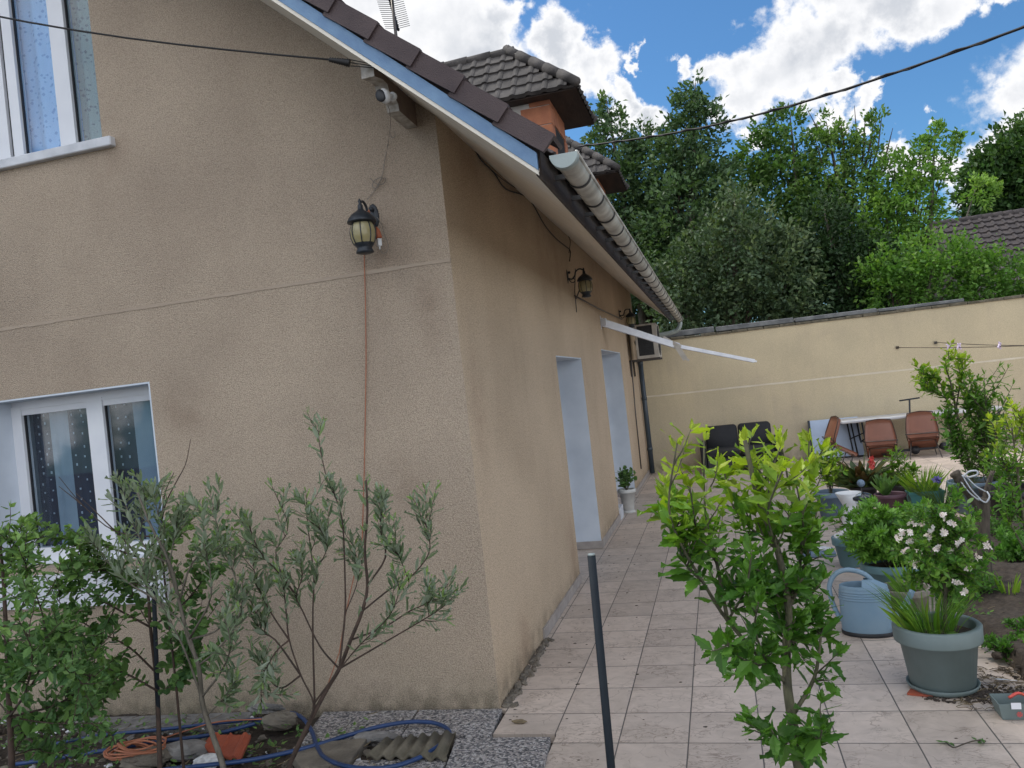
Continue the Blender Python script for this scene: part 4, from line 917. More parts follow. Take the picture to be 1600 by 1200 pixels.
# antenna on the roof
an = P(612, 20, 8.0); t = thing('television_antenna', 'spiky television antenna rising behind the roof verge', 'antenna', (an[0], 8.0, zs(an[0])+.2))
mb = MB(); mb.tube([(an[0]+.02, 8.0, zs(an[0])+.1), (an[0]+.02, 8.0, an[2]+.4)], .018, 8); build('mast', mb, M['chair_metal'], t)
p0, p1 = P(598, -40, 7.6), P(622, 46, 8.5); mb = MB(); mb.tube([p0, p1], .014, 6); build('boom', mb, M['dark_metal'], t)
mb = MB(); d = p1-p0
for k in range(26):
    c = p0+d*(k+.5)/26; s_ = unit(np.cross(d, (0, 0, 1)))
    for w2 in (-1, 1): mb.tube([c, c+s_*w2*.14+np.array([0, 0, .02])], .0035, 4)
    mb.ball(c+np.array([.005*(k % 2), 0, -.015]), .018, 6, 4)
build('elements', mb, M['dark_metal'], t)
# power line on the right
a, b = P(903, 229, 12.5), P(1720, -2, 7.5); mb = MB(); n_ = 30
pts = [a+(b-a)*k/n_-np.array([0, 0, .22*math.sin(PI*k/n_)]) for k in range(n_+1)]; pts += [pts[-1]+(pts[-1]-pts[-2])*k for k in range(1, 60)]
mb.tube(pts, .013, 6); mb.tube([p+np.array([0, .02*math.cos(k*2.1), .016*math.sin(k*2.1)]) for k, p in enumerate(pts)], .009, 5)
tag(build('power_line', mb, M['cable'], origin=a), 'twisted black power line sweeping up to the right across the sky', 'cable')
# clothes lines with pegs
a = P(1402, 543, YF); b = P(1660, 538, 12.5); mb = MB(); mb.tube([a+(b-a)*k/10-np.array([0, 0, .02*math.sin(PI*k/10)]) for k in range(11)]+[b+(b-a)*.8], .006, 5); mb.box(T3(a-.025), T3(a+.025))
c1 = tag(build('washing_line', mb, M['stick'], origin=a), 'lower wire stretched from the boundary wall carrying the pegs', 'washing line', 'washing lines')
a2_ = P(1462, 535, YF); b2_ = P(1660, 540, 12.6); mb = MB(); mb.tube([a2_+(b2_-a2_)*k/10-np.array([0, 0, .02*math.sin(PI*k/10)]) for k in range(11)]+[b2_+(b2_-a2_)*.8], .006, 5); mb.box(T3(a2_-.03), T3(a2_+.02))
tag(build('washing_line', mb, M['chair_metal'], origin=a2_), 'upper wire fixed to the boundary wall on a small brown block', 'washing line', 'washing lines')
pg = None
for i, (px, sz, lb) in enumerate(((1501, 1, 'pink clothes peg on the washing line, leftmost'), (1518, 1.2, 'pink clothes peg hanging lowest on the washing line'), (1580, .9, 'pink clothes peg at the right end of the washing line'))):
    f = (px-1402)/258.; c = a+(b-a)*f
    if pg is None:
        mb = MB()
        for sgn in (-1, 1): mb.bar((0, 0, .04), (sgn*.035, 0, -.05), .02, .018, (0, 1, 0)); mb.bar((0, 0, .02), (sgn*.03, 0, .05), .02, .014, (0, 1, 0))
        pg = build('clothes_peg', mb, M['peg'], origin=c, local=True); o = pg
    else: o = pg.copy(); COL.objects.link(o)
    o.location = T3(c); o.rotation_euler = (0, .3*i-.2, .4*i); tag(o, lb, 'clothes peg', 'clothes pegs')
# ================================================================== FURNITURE BY THE FAR WALL
sx0, sx1 = P(1103, 690, 15.9)[0], P(1207, 690, 15.9)[0]; zt = P(1150, 663, 15.95)[2]
t = thing('garden_sofa', 'black two-seat garden sofa with rounded backrests against the cream wall', 'sofa', ((sx0+sx1)/2, 15.6, 0)); xm = (sx0+sx1)/2
def rbox(mb, x0, x1, y0, y1, z0, z1, r):
    pl = []
    for (cx, cz, a0) in ((x1-r, z1-r, 0), (x0+r, z1-r, PI/2), (x0+r, z0+r, PI), (x1-r, z0+r, 3*PI/2)):
        for k in range(6): a = a0+PI/2*k/5; pl.append((cx+r*math.cos(a), y0, cz+r*math.sin(a)))
    mb.prism(pl, (0, y1-y0, 0)); pl2 = [(p[0]*.96+(x0+x1)/2*.04, y0-.025, p[2]*.96+(z0+z1)/2*.04) for p in pl]; n = len(pl); o = len(mb.v)
    mb.add(pl+pl2, [(i, (i+1) % n, n+(i+1) % n, n+i) for i in range(n)]+[tuple(range(n, 2*n))], True)
for (xa, xb) in ((sx0, xm-.01), (xm+.01, sx1)):
    mb = MB(); rbox(mb, xa, xb, 15.95, 16.12, .30, zt, .07); build('backrest', mb, M['black_cloth'], t)
    mb = MB(); mb.box((xa+.01, 15.30, .28), (xb-.01, 15.93, .42), .03); build('seat', mb, M['black_cloth'], t)
for xa in (sx0-.11, sx1+.01): mb = MB(); mb.box((xa, 15.3, .05), (xa+.10, 16.05, .56), .02); build('armrest', mb, M['black_cloth'], t)
mb = MB(); mb.box((sx0, 15.34, .06), (sx1, 16.0, .27), .01)
build('base_frame', mb, M['black_plastic'], t)
for xa in (sx0, sx1-.05):
    for yy in (15.36, 15.95): mb = MB(); mb.box((xa, yy, 0), (xa+.05, yy+.05, .06)); build('foot', mb, M['black_plastic'], t)
# folding table with white top
xa, xb = P(1310, 657, 15.9)[0], P(1560, 634, 15.9)[0]; zt = .73
t = thing('folding_table', 'long white folding table standing along the cream wall', 'table', ((xa+xb)/2, 15.9, 0))
mb = MB(); mb.box((xa, 15.52, zt-.05), (xb, 16.25, zt), .012); build('tabletop', mb, M['table_top'], t)
for xx in (xa+.35, xb-.4):
    for yy in (15.6, 16.15): mb = MB(); mb.tube([(xx, yy, zt-.05), (xx+.05, yy, .02)], .015, 8); build('leg', mb, M['dark_metal'], t)
    mb = MB(); mb.tube([(xx+.03, 15.6, .3), (xx+.03, 16.15, .3)], .012, 6); mb.tube([(xx, 15.87, .3), (xx+.45, 15.87, zt-.06)], .012, 6); build('brace', mb, M['dark_metal'], t)
# flat folded table on its edge
a, b = P(1269, 690, 16.1)[0], P(1346, 690, 16.1)[0]
t = thing('folded_table', 'pale blue folded table panel leaning upright against the wall', 'table', ((a+b)/2, 16.15, 0))
mb = MB(); mb.prism([(a, 16.10, .03), (b+.03, 16.10, .03), (b, 16.22, .74), (a, 16.22, .74)], (0, .035, .003)); build('panel', mb, M['table_blue'], t)
mb = MB(); mb.bar((a-.012, 16.10, .03), (a-.012, 16.22, .75), .022, .04, (1, 0, 0)); mb.bar((a, 16.09, .015), (b+.03, 16.09, .015), .03, .025); build('edge_trim', mb, M['dark_metal'], t)
mb = MB()
for xx in (1325, 1331): q = P(xx, 664, 16.0)[0]; mb.tube([(q, 16.12, .70), (q+.04, 15.95, .02)], .014, 8)
mb.tube([(P(1325, 664, 16)[0], 16.02, .35), (P(1348, 664, 16)[0]+.1, 16.02, .48)], .012, 6)
build('folding_legs', mb, M['dark_metal'], t)
# chairs: leather shells tipped forward on to the table
def chair(label):
    t = thing('leather_chair', label, 'chair', (0, 0, 0), 'brown leather chairs tipped against the table')
    def shell(mb, thick, pts, wid, crown=.03):
        n = 9; vs = []; fs = []
        for side in (0, 1):
            for i, (y, z) in enumerate(pts):
                for j in range(n+1):
                    f = j/n*2-1; w = wid[i]; cr = crown*(1-f*f)
                    vs.append((f*w, y+(-thick*side)*nv[i][0]+cr*nv[i][0]*-.6, z-thick*side*nv[i][1]-cr*nv[i][1]*.6+ (.03*(1-f*f) if i == len(pts)-1 else 0)))
        m_ = n+1; k = len(pts)
        for side in (0, 1):
            o = side*k*m_
            for i in range(k-1):
                for j in range(n):
                    q = (o+i*m_+j, o+i*m_+j+1, o+(i+1)*m_+j+1, o+(i+1)*m_+j); fs.append(q if side else q[::-1])
        o = k*m_
        for i in range(k-1): fs.append((i*m_, (i+1)*m_, o+(i+1)*m_, o+i*m_)); fs.append((i*m_+n, o+i*m_+n, o+(i+1)*m_+n, (i+1)*m_+n))
        for j in range(n): fs.append((j, j+1, o+j+1, o+j)[::-1]); e = (k-1)*m_; fs.append((e+j, e+j+1, o+e+j+1, o+e+j))
        mb.add(vs, fs, True)
    back = [(-.20, .47), (-.225, .52), (-.235, .60), (-.25, .70), (-.27, .80), (-.285, .87)]; nv = [(.9, .4), (1, .15), (1, .1), (1, .1), (1, .12), (1, .15)]
    mb = MB(); shell(mb, .045, back, [.245, .25, .248, .24, .225, .20]); build('backrest', mb, M['leather'], t, local=True)
    seat = [(.24, .455), (.20, .47), (.0, .46), (-.15, .455), (-.20, .465)]; nv = [(0, 1)]*5
    mb = MB(); shell(mb, .05, seat, [.19, .21, .23, .24, .245], .01); build('seat', mb, M['leather'], t, local=True)
    mb = MB(); pp = [(-.20, -.335, .88), (0, -.325, .91), (.20, -.335, .88), (.225, -.32, .80), (.252, -.285, .60), (.255, -.25, .48), (.245, -.19, .43)]
    mb.tube([pp[0], pp[1], pp[2]], .009, 6); mb.tube(pp[2:], .009, 6); mb.tube([(-q[0], q[1], q[2]) for q in pp[2:]], .009, 6)
    build('piping', mb, M['leather_dark'], t, local=True)
    for sx in (-1, 1):
        for sy in (-1, 1):
            mb = MB(); mb.tube([(sx*.19, sy*.17, .42), (sx*.25, sy*.25, .0)], .010, 6); build('leg', mb, M['chair_metal'], t, local=True)
    mb = MB(); mb.tube([(-.27, -.30, .50), (.27, -.30, .50)], .008, 6)
    for sx in (-1, 1): mb.tube([(sx*.27, -.30, .50), (sx*.19, -.17, .42)], .007, 6)
    mb.tube([(-.19, -.17, .42), (.19, -.17, .42)], .010, 6)
    build('under_frame', mb, M['chair_metal'], t, local=True); mb = MB(); mb.tube([(-.19, .17, .42), (.19, .17, .42)], .010, 6); build('front_rail', mb, M['chair_metal'], t, local=True); return t
ch = chair('brown leather chair seen side on, tipped beside the pale folded table')
ch2 = copy_tree(ch); ch2['label'] = 'brown leather chair tipped forward, between the side-on chair and the T-handled scooter'
ch3 = copy_tree(ch); ch3['label'] = 'brown leather chair tipped forward in front of the scooter handlebar'
def put(o, px, py, y, rx, rz):      # the bend between seat and back (local 0,-.22,.46) goes to this point
    from mathutils import Euler
    e = Euler((rx, 0, rz)); q = e.to_matrix() @ Vector((0, -.22, .46)); o.rotation_euler = e; o.location = Vector(T3(P(px, py, y)))-q
put(ch2, 1377, 695, 15.25, math.radians(-28), math.radians(-6)); put(ch3, 1442, 683, 15.25, math.radians(-28), math.radians(-8)); put(ch, 1297, 690, 15.1, math.radians(-32), math.radians(-80))
# scooter
t = thing('scooter', 'black scooter with a T-shaped handlebar parked behind the chairs', 'scooter', P(1440, 700, 15.7)); s0, s1 = P(1421, 624, 15.75), P(1423, 700, 15.75)
mb = MB(); mb.tube([s0, s1], .016, 8); build('stem', mb, M['dark_metal'], t)
mb = MB(); mb.tube([s0+np.array([-.17, 0, -.008]), s0+np.array([.17, 0, .012])], .014, 8); build('handlebar', mb, M['dark_metal'], t)
dk0, dk1 = P(1382, 707, 15.6), P(1475, 697, 15.6); mb = MB(); mb.bar(dk0, dk1, .12, .035); build('deck', mb, M['dark_metal'], t)
for px, py, r_ in ((1392, 703, .085), (1430, 703, .075), (1475, 697, .07), (1381, 707, .05)):
    c = P(px, py, 15.5); c[2] = max(c[2], r_); mb = MB(); mb.tube([c+np.array([0, -.03, 0]), c+np.array([0, .03, 0])], r_, 16); build('wheel', mb, M['black_plastic'], t)
# ================================================================== POTS AND GARDEN THINGS
def pot_mesh(c, rb, rt, h, rim=.05, out_=.012, th=.012, n=36, sx=1, sy=1):
    mb = MB()
    mb.lathe([(0.001, .002), (rb*.94, .002), (rb, .012), (rb+(rt-rb)*(1-rim/h)-.002, h-rim), (rt-.001+out_, h-rim), (rt+out_, h-rim+.008), (rt+out_+.002, h-.006), (rt+out_-.004, h), (rt-th+.004, h), (rt-th, h-.008), (rt-th-.004, h-.05), (rt-th-.01, h-.09)], c, n, sx, sy)
    return mb
def soil_disc(c, r, z, seed=0, sx=1, sy=1):
    rr = random.Random(seed); mb = MB(); vs = [(c[0], c[1], z+.012)]; fs = []; n = 20
    for k in range(1, 6):
        for j in range(n):
            a = 2*PI*j/n+.1*rr.random(); q = r*k/5; vs.append((c[0]+q*math.cos(a)*sx, c[1]+q*math.sin(a)*sy, z+(.012 if k < 5 else 0)*rr.uniform(-1, 1.2)))
    for j in range(n): fs.append((0, 1+j, 1+(j+1) % n))
    for k in range(4):
        for j in range(n): fs.append((1+k*n+j, 1+(k+1)*n+j, 1+(k+1)*n+(j+1) % n, 1+k*n+(j+1) % n))
    mb.add(vs, fs, True); return mb
def potted(name, label, cat, base, rb, rt, h, mat_, group='potted plants on the terrace', soil=True, **kw):
    c = G(*base) if len(base) == 2 else np.array(base, float); t = thing(name, label, cat, c, group)
    build('pot', pot_mesh(c, rb, rt, h, **kw), mat_, t)
    if soil: build('soil', soil_disc(c, rt-.014, c[2]+h-.055, 1, kw.get('sx', 1), kw.get('sy', 1)), M['soil'], t)
    return t, c
def stems_build(paths, r0, r1, mat_, parent, name='stems', n=5):
    mb = MB()
    for q in paths:
        k = len(q); a, b = (q_r[id(q)] if id(q) in q_r else (r0, r1)); mb.tube(q, [a+(b-a)*i/(k-1) for i in range(k)], n)
    return build(name, mb, mat_, parent)
q_r = {}
def blades(lv_name, t, c, n, ln, spread, mat_, tint=.5, z0=0, w=1., lean=(0, 0), tpl='blade', seed=0, curve=.35, rad=.05):
    r = np.random.RandomState(seed+50); mb = MB()
    me_v = []; tints = []
    for i in range(n):
        a = r.rand()*2*PI; q = rad*math.sqrt(r.rand()); p = np.array([c[0]+q*math.cos(a), c[1]+q*math.sin(a), z0]); L_ = ln*(.6+.5*r.rand())
        d = unit((math.cos(a)*spread*r.rand()+lean[0], math.sin(a)*spread*r.rand()+lean[1], 1)); sd = unit(np.cross(d, (math.cos(a+1.2), math.sin(a+1.2), .1))); wd = .011*w*(.6+.7*r.rand()); pts = []
        dd = d.copy(); pp = p.copy(); k = 6; vs = []
        for j in range(k+1):
            f = j/k; ww = wd*(1-f**3)*(.6+.4*min(1, f*4)); vs += [pp-sd*ww, pp+sd*ww]; pp = pp+dd*L_/k; dd = unit(dd+np.array([math.cos(a), math.sin(a), 0])*curve/k-np.array([0, 0, curve*.6*f/k]))
        mb.add(vs, [(2*j, 2*j+1, 2*j+3, 2*j+2) for j in range(k)], True); tints += [tint+r.uniform(-.25, .25)]*k
    o = build(lv_name, mb, mat_, t); at = o.data.attributes.new('tint', 'FLOAT', 'FACE'); at.data.foreach_set('value', np.clip(tints, 0, 1).astype('f')); return o
def flowers(t, pts, r, mat_, n=5, name='blossom', per=7, cl=.035):
    for q in pts:
        lv = MB()
        for k in range(per):
            c = np.array(q)+rnd(cl*.6)*np.array([1, 1, .6]); ax = unit(rnd()+np.array([-.3, -.6, .7])); u = unit(np.cross(ax, (.3, .5, .8))); v = np.cross(ax, u); a0 = rs.rand()*6
            for j in range(n):
                a = a0+2*PI*j/n; d = math.cos(a)*u+math.sin(a)*v; s_ = math.cos(a+PI/2)*u+math.sin(a+PI/2)*v; rr = r*(.8+.4*rs.rand())
                lv.add([c, c+d*rr*.6+s_*rr*.34+ax*rr*.12, c+d*rr+ax*rr*.2, c+d*rr*.6-s_*rr*.34+ax*rr*.12], [(0, 1, 2, 3)], False)
        build(name, lv, mat_, t)
def bush(t, c, n_st, h, spread, lvmat, tpl, lsize, nl, tint=.5, stemr=.004, lean=(0, 0), z0=None, smat='bark_green', name='leaves', twigs=2, t0=.25, droop=0, up=.3, tfun=None):
    ps = []; lv = Leaves(); c = np.array(c, float)
    if z0 is not None: c = np.array([c[0], c[1], z0])
    tf = tfun or tint
    for i in range(n_st):
        a = rs.rand()*2*PI; L_ = h*(.65+.45*rs.rand()); sp = spread*math.sqrt(rs.rand()); tipp = c+np.array([sp*math.cos(a)+lean[0], sp*math.sin(a)+lean[1], L_*(1-.25*(sp/spread if spread else 0))])
        mid = c+(tipp-c)*.5+np.array([-.1*sp*math.cos(a), -.1*sp*math.sin(a), .08*L_])+rnd(.015)
        q = smooth_path([c+rnd(.006)*np.array([1, 1, 0]), mid, tipp], 6); ps.append(q); leafy(q, lv, t0, 1, nl, lsize, tf, droop=droop, up=up)
        for k in range(twigs):
            w2 = side_twig(q, rs.uniform(.35, .9), L_*.28); ps.append(w2); leafy(w2, lv, .15, 1, max(3, nl//2), lsize*.85, tf, droop=droop, up=up)
    stems_build(ps, stemr, stemr*.4, M[smat], t, n=5); return lv.build(name, tpl, lvmat, t)

# --- large pot with the white-flowered rose
c0 = G(1474, 1074); k0 = dep(c0)/FPX
t, c = potted('potted_rose', 'large grey-green pot nearest the camera holding a white-flowered rose shrub', 'potted plant', (c0[0], c0[1], .016), .165, .212, .345, M['pot_green'], rim=.085, out_=.014, th=.018)
mb = MB(); mb.lathe([(.001, -.012), (.160, -.012), (.178, .0), (.186, .022), (.181, .024), (.17, .006), (.001, .004)], c, 36); build('saucer', mb, M['pot_green'], t)
ypz = c[1]; stz = c[2]+.29; ps = []; lv = Leaves(); top = np.array([c[0]+.02, c[1], stz])
main = pxpath([(1478, 985, ypz), (1477, 940), (1480, 890), (1476, 860)], ypz, .01); q_r[id(main)] = (.012, .008); ps.append(main)
tips = [(1405, 842), (1420, 816), (1440, 810), (1460, 825), (1490, 812), (1520, 830), (1542, 850), (1512, 885), (1500, 915), (1435, 850), (1465, 845), (1482, 800), (1390, 860), (1530, 800), (1550, 870), (1450, 785), (1415, 880), (1530, 910), (1500, 780), (1470, 870), (1438, 918), (1462, 935), (1502, 942), (1530, 935), (1424, 898), (1552, 900), (1490, 925), (1450, 900)]
for tx, ty in tips:
    s_ = sample(main, rs.uniform(.35, .99))[0]; e = P(tx, ty, ypz+rs.uniform(-.16, .16)); mid = (s_+e)/2+np.array([0, 0, .04])+rnd(.02); q = smooth_path([s_, mid, e], 6); q_r[id(q)] = (.0045, .0018); ps.append(q); leafy(q, lv, .15, 1, 34, .046, .6, tintj=.3)
    for k in range(3): w2 = side_twig(q, rs.uniform(.2, .9), .10); ps.append(w2); leafy(w2, lv, .1, 1, 14, .042, .6, tintj=.3)
stems_build(ps, .002, .001, M['bark_green'], t); lv.build('leaves', 'rose', M['lf_rose'], t)
flowers(t, [P(x, y, ypz-rs.uniform(.02, .16)) for x, y in ((1420, 816), (1440, 819), (1405, 842), (1420, 832), (1459, 827), (1490, 817), (1414, 859), (1438, 862), (1465, 855), (1482, 860), (1542, 852), (1512, 887), (1497, 910), (1506, 922), (1428, 880), (1474, 806), (1450, 838), (1500, 845), (1425, 845), (1475, 835), (1525, 870), (1410, 830))], .016, M['petal_white'], per=6, cl=.02)
blades('blade_leaves', t, (c[0]-.08, c[1], 0), 20, .28, .5, M['lf_grass'], .6, stz, lean=(-.35, 0), rad=.10, curve=.5, seed=3, w=.9)
blades('wispy_grass', t, (c[0]-.02, c[1]+.03, 0), 240, .36, .6, M['lf_rose'], .65, stz, rad=.13, curve=.8, seed=9, w=.20)
lv = Leaves()
for k in range(5): lv.add(c+np.array([.02+.03*k*math.cos(k), -.1, .31]), (math.cos(k*2.), -.6, .35), (0, -.3, 1), .07, .7)
lv.build('seedling_leaves', 'palm', M['lf_rose'], t)
# terracotta shard under the pot
mb = MB(); p = G(1440, 1085, .0); mb.obox(p+np.array([0, 0, .007]), (.06, -.02, .0), (.015, .03, 0), (0, 0, .006)); tag(build('clay_shard', mb, M['clay'], origin=p), 'broken red clay shard poking out from under the grey-green pot', 'shard')
# --- taupe round pot behind it
t, c = potted('potted_seedlings', 'round taupe pot half hidden behind the watering can spout', 'potted plant', tuple(G(1420, 972)), .125, .155, .25, M['pot_taupe'], rim=.045)
bush(t, c, 6, .10, .10, M['lf_rose'], 'rose', .03, 6, z0=.20, stemr=.002, twigs=0)
blades('blade_leaves', t, c, 12, .28, .5, M['lf_grass'], .55, .20, rad=.08, lean=(-.5, -.15), seed=5, w=1.3)
# --- wide teal bowl with palmate foliage
t, c = potted('potted_peony', 'wide teal bowl pot full of palmate green foliage', 'potted plant', tuple(G(1397, 928)), .165, .215, .26, M['pot_teal'], rim=.06)
bush(t, c, 46, .50, .46, M['lf_fern'], 'palm', .115, 9, .65, .0035, lean=(.05, .05), z0=.19, twigs=2, t0=.35, up=.1, droop=.1)
# --- teal bucket heaped with white packing
c = G(1331, 884); t = thing('teal_bucket', 'teal planter bucket heaped with white crumpled plastic', 'bucket', c)
build('bucket', pot_mesh(c, .098, .142, .27, rim=.07, out_=.006), M['pot_teal'], t)
mb = MB()
for k in range(70): a = rs.rand()*6.28; q = .115*math.sqrt(rs.rand()); mb.ball((c[0]+q*math.cos(a), c[1]+q*math.sin(a), .25+.07*(1-q/.12)+.01*rs.rand()), .018+.012*rs.rand(), 6, 4, (1, 1, .7), .3, k)
build('white_filling', mb, M['pebble_white'], t)
# --- solar garden lamp
c = G(1357, 838); topp = P(1351, 778, c[1]); t = thing('solar_garden_lamp', 'black solar garden lamp on a thin stake with a clear glass funnel', 'garden lamp', c)
hz = topp[2]; mb = MB(); mb.tube([(c[0], c[1], 0), (c[0], c[1], hz-.02)], .014, 8); build('stake', mb, M['black_iron'], t)
mb = MB(); mb.lathe([(.100, -.022), (.112, -.016), (.112, .006), (.098, .012), (.092, .006), (.094, -.018), (.100, -.022)], (c[0], c[1], hz), 24); mb.bar((c[0]-.1, c[1], hz), (c[0]+.1, c[1], hz), .014, .012); build('ring', mb, M['black_iron'], t)
mb = MB(); mb.lathe([(.028, -.30), (.05, -.2), (.088, -.04), (.094, -.02)], (c[0], c[1], hz), 24); build('glass_funnel', mb, M['glass_clear'], t)
mb = MB(); mb.lathe([(.09, .012), (.075, .035), (.04, .055), (.001, .062)], (c[0], c[1], hz), 20); build('solar_dome', mb, M['glass_clear'], t)
# white jug and pale sack near the lamp
c = G(1332, 826); t = thing('white_jug', 'white plastic funnel-topped container behind the teal bucket', 'container', c)
mb = MB(); mb.lathe([(.001, 0), (.09, 0), (.10, .02), (.10, .16), (.06, .24), (.075, .27), (.14, .40), (.136, .40), (.07, .275), (.05, .24)], c, 24); build('body', mb, M['white_plastic'], t)
mb = MB(); mb.tube(smooth_path([c+np.array([.10, 0, .06]), c+np.array([.15, 0, .1]), c+np.array([.15, 0, .18]), c+np.array([.09, 0, .20])], 4), .01, 6); build('handle', mb, M['white_plastic'], t)
c = G(1283, 868); t = thing('grey_tray', 'low grey tray with white scraps beside the teal bucket', 'tray', c)
mb = MB(); mb.box((c[0]-.17, c[1]-.10, .0), (c[0]+.13, c[1]+.14, .05), .01); build('tray', mb, M['pot_bluegrey'], t)
mb = MB()
for k in range(9): mb.ball((c[0]-.12+.2*rs.rand(), c[1]-.06+.16*rs.rand(), .065), .028, 6, 4, (1.2, 1, .5), .35, k)
build('scraps', mb, M['pebble_white'], t)
# --- watering can
c = G(1357, 990); kk = dep(c)/FPX; t = thing('watering_can', 'slate blue plastic watering can with a looped handle standing on the tiles', 'watering can', c)
sx_, sy_ = 1.0, .62; H_ = .335; u = np.array([.97, -.24, 0]); 
mb = MB(); prof = [(.001, .012), (.158, .012), (.165, .03), (.166, .10), (.163, H_-.10)]
for k in range(4): z = H_-.095+k*.017; prof += [(.161-.002*k, z), (.167-.002*k, z+.005), (.167-.002*k, z+.010), (.161-.002*k, z+.013)]
prof += [(.156, H_-.02), (.152, H_), (.144, H_+.004), (.140, H_-.002), (.136, H_-.08)]
mb.lathe(prof, (0, 0, 0), 40, sx_, sy_)
def canx(mb): mb.v = [T3((c[0]+v[0]*u[0]+v[1]*.24, c[1]+v[0]*u[1]+v[1]*.97, v[2])) for v in mb.v]; return mb
build('body', canx(mb), M['can_blue'], t)
mb = MB(); mb.lathe([(.001, 0), (.164, 0), (.170, .006), (.170, .028), (.163, .030)], (0, 0, 0), 40, sx_, sy_); build('rubber_base', canx(mb), M['black_plastic'], t)
mb = MB(); n = 24; vs = []; fs = []       # raised hood over the spout half
for i in range(7):
    for j in range(n//2+1):
        a = -PI/2+PI*j/(n//2); f = i/6; r_ = .150*(1-f*.75); vs.append((r_*math.cos(a)*sx_+.0, r_*math.sin(a)*sy_, H_-.002+.042*math.sin(f*PI/2)))
for i in range(6):
    for j in range(n//2): q = i*(n//2+1)+j; fs.append((q, q+1, q+n//2+2, q+n//2+1))
mb.add(vs, fs, True); build('hood', canx(mb), M['can_blue'], t)
mb = MB(); hp = smooth_path([(-.145, 0, .075), (-.185, 0, .13), (-.215, 0, .24), (-.215, 0, .33), (-.17, 0, .405), (-.10, 0, .435), (-.02, 0, .425), (.04, 0, .39), (.07, 0, .345)], 5); mb.tube(hp, [.017]*len(hp), 10); build('handle', canx(mb), M['can_blue'], t)
mb = MB(); mb.tube(smooth_path([(.12, 0, .06), (.17, 0, .09), (.22, 0, .15), (.27, 0, .24), (.30, 0, .30)], 5), [.06]*2+[.058, .055, .052, .049, .046, .042, .038, .034, .031, .028, .026, .024, .022, .021, .020, .019, .019, .018, .018], 12); build('spout', canx(mb), M['can_blue'], t)
# --- far group of pots
t, c = potted('potted_shrub', 'blue-grey pot with a bushy yellow-green shrub behind the glass funnel lamp', 'potted plant', tuple(G(1303, 806)), .15, .19, .30, M['pot_bluegrey'], rim=.06)
bush(t, c, 14, .62, .22, M['lf_hib'], 'rose', .085, 9, .6, .004, z0=.24)
c = G(1327, 816); mb = MB(); mb.lathe([(.001, 0), (.07, 0), (.075, .01), (.095, .11), (.10, .12), (.085, .12), (.07, .05)], c, 18); tag(build('red_pot', mb, M['red_plastic'], origin=c), 'small empty dark red pot beside the blue-grey pot', 'pot')
t, c = potted('potted_cactus', 'black pot of trailing orchid cactus with red blooms', 'potted plant', tuple(G(1352, 785)), .13, .17, .22, M['pot_black'], rim=.04)
blades('cactus_stems', t, c, 90, .50, 1.5, M['lf_cactus'], .35, .17, rad=.12, curve=1.0, w=2.6, seed=12)
lv = Leaves(); 
for k in range(50): a = rs.rand()*6.28; lv.add(c+np.array([.1*math.cos(a), .1*math.sin(a), .18+.2*rs.rand()]), (math.cos(a), math.sin(a), .3+rs.rand()), (0, 0, 1), .22+.12*rs.rand(), rs.rand()*.8)
lv.build('leaves', 'lance', M['lf_cactus'], t)
flowers(t, [P(x, y, c[1]-.05) for x, y in ((1362, 716), (1361, 723), (1363, 729), (1344, 731), (1368, 744))], .035, M['petal_red'], per=5, cl=.02)
c = G(1346, 838); cb_ = P(1345, 755, c[1]); t = thing('glass_ball_stake', 'grey gazing ball on a thin garden stake', 'garden ornament', c); mb = MB(); mb.tube([(cb_[0], c[1], 0), (cb_[0], c[1], cb_[2])], .006, 6); build('stake', mb, M['chair_metal'], t); mb = MB(); mb.ball(cb_, .04, 18, 12); build('ball', mb, M['pot_bluegrey'], t)
t, c = potted('potted_lily', 'purple pot with a small spear-leaved plant', 'potted plant', tuple(G(1394, 801)), .12, .165, .23, M['pot_purple'], rim=.04)
lv = Leaves()
for k in range(16): a = k*2.4; lv.add((c[0]-.05, c[1], .19), (math.cos(a)*.5, math.sin(a)*.5, .5+.8*rs.rand()), (math.cos(a), math.sin(a), .3), .28, .35+.2*rs.rand())
lv.build('leaves', 'lance', M['lf_round'], t)
t, c = potted('potted_lily', 'dark pot behind the purple one with upright bottlebrush-like green stems', 'potted plant', tuple(G(1416, 783)), .15, .19, .22, M['pot_black'], rim=.05)
ps = []; lv = Leaves()
for (bx, ty) in ((-.10, .62), (-.04, .66), (.03, .58), (.12, .40), (-.16, .35)):
    q = smooth_path([(c[0]+bx*.5, c[1], .17), (c[0]+bx, c[1]+.02, .35), (c[0]+bx*1.1, c[1], ty)], 6); ps.append(q); leafy(q, lv, .1, 1, 75, .095, .6, along=.4, up=.2)
stems_build(ps, .006, .003, M['bark_green'], t); lv.build('leaves', 'lance', M['lf_grass'], t)
c = G(1448, 797); t = thing('grass_planter', 'rectangular deep-teal planter with pale upright grass', 'planter', c, 'potted plants on the terrace')
mb = MB(); w2, d2, h2 = .19, .12, .235; vs = [(c[0]+a*w2*f, c[1]+b*d2*f, z) for (z, f) in ((0, .82), (h2, 1.0), (h2, .93), (h2-.06, .90)) for (a, b) in ((-1, -1), (1, -1), (1, 1), (-1, 1))]
mb.add(vs, [(3, 2, 1, 0)]+[(4*k+i, 4*k+(i+1) % 4, 4*k+4+(i+1) % 4, 4*k+4+i) for k in range(3) for i in range(4)], False); mb.box((c[0]-w2*1.05, c[1]-d2*1.06, h2-.03), (c[0]+w2*1.05, c[1]-d2*1.001, h2)); build('trough', mb, M['pot_deepteal'], t)
mb = MB(); mb.box((c[0]-w2*.9, c[1]-d2*.9, .1), (c[0]+w2*.9, c[1]+d2*.9, h2-.04)); build('soil', mb, M['soil'], t)
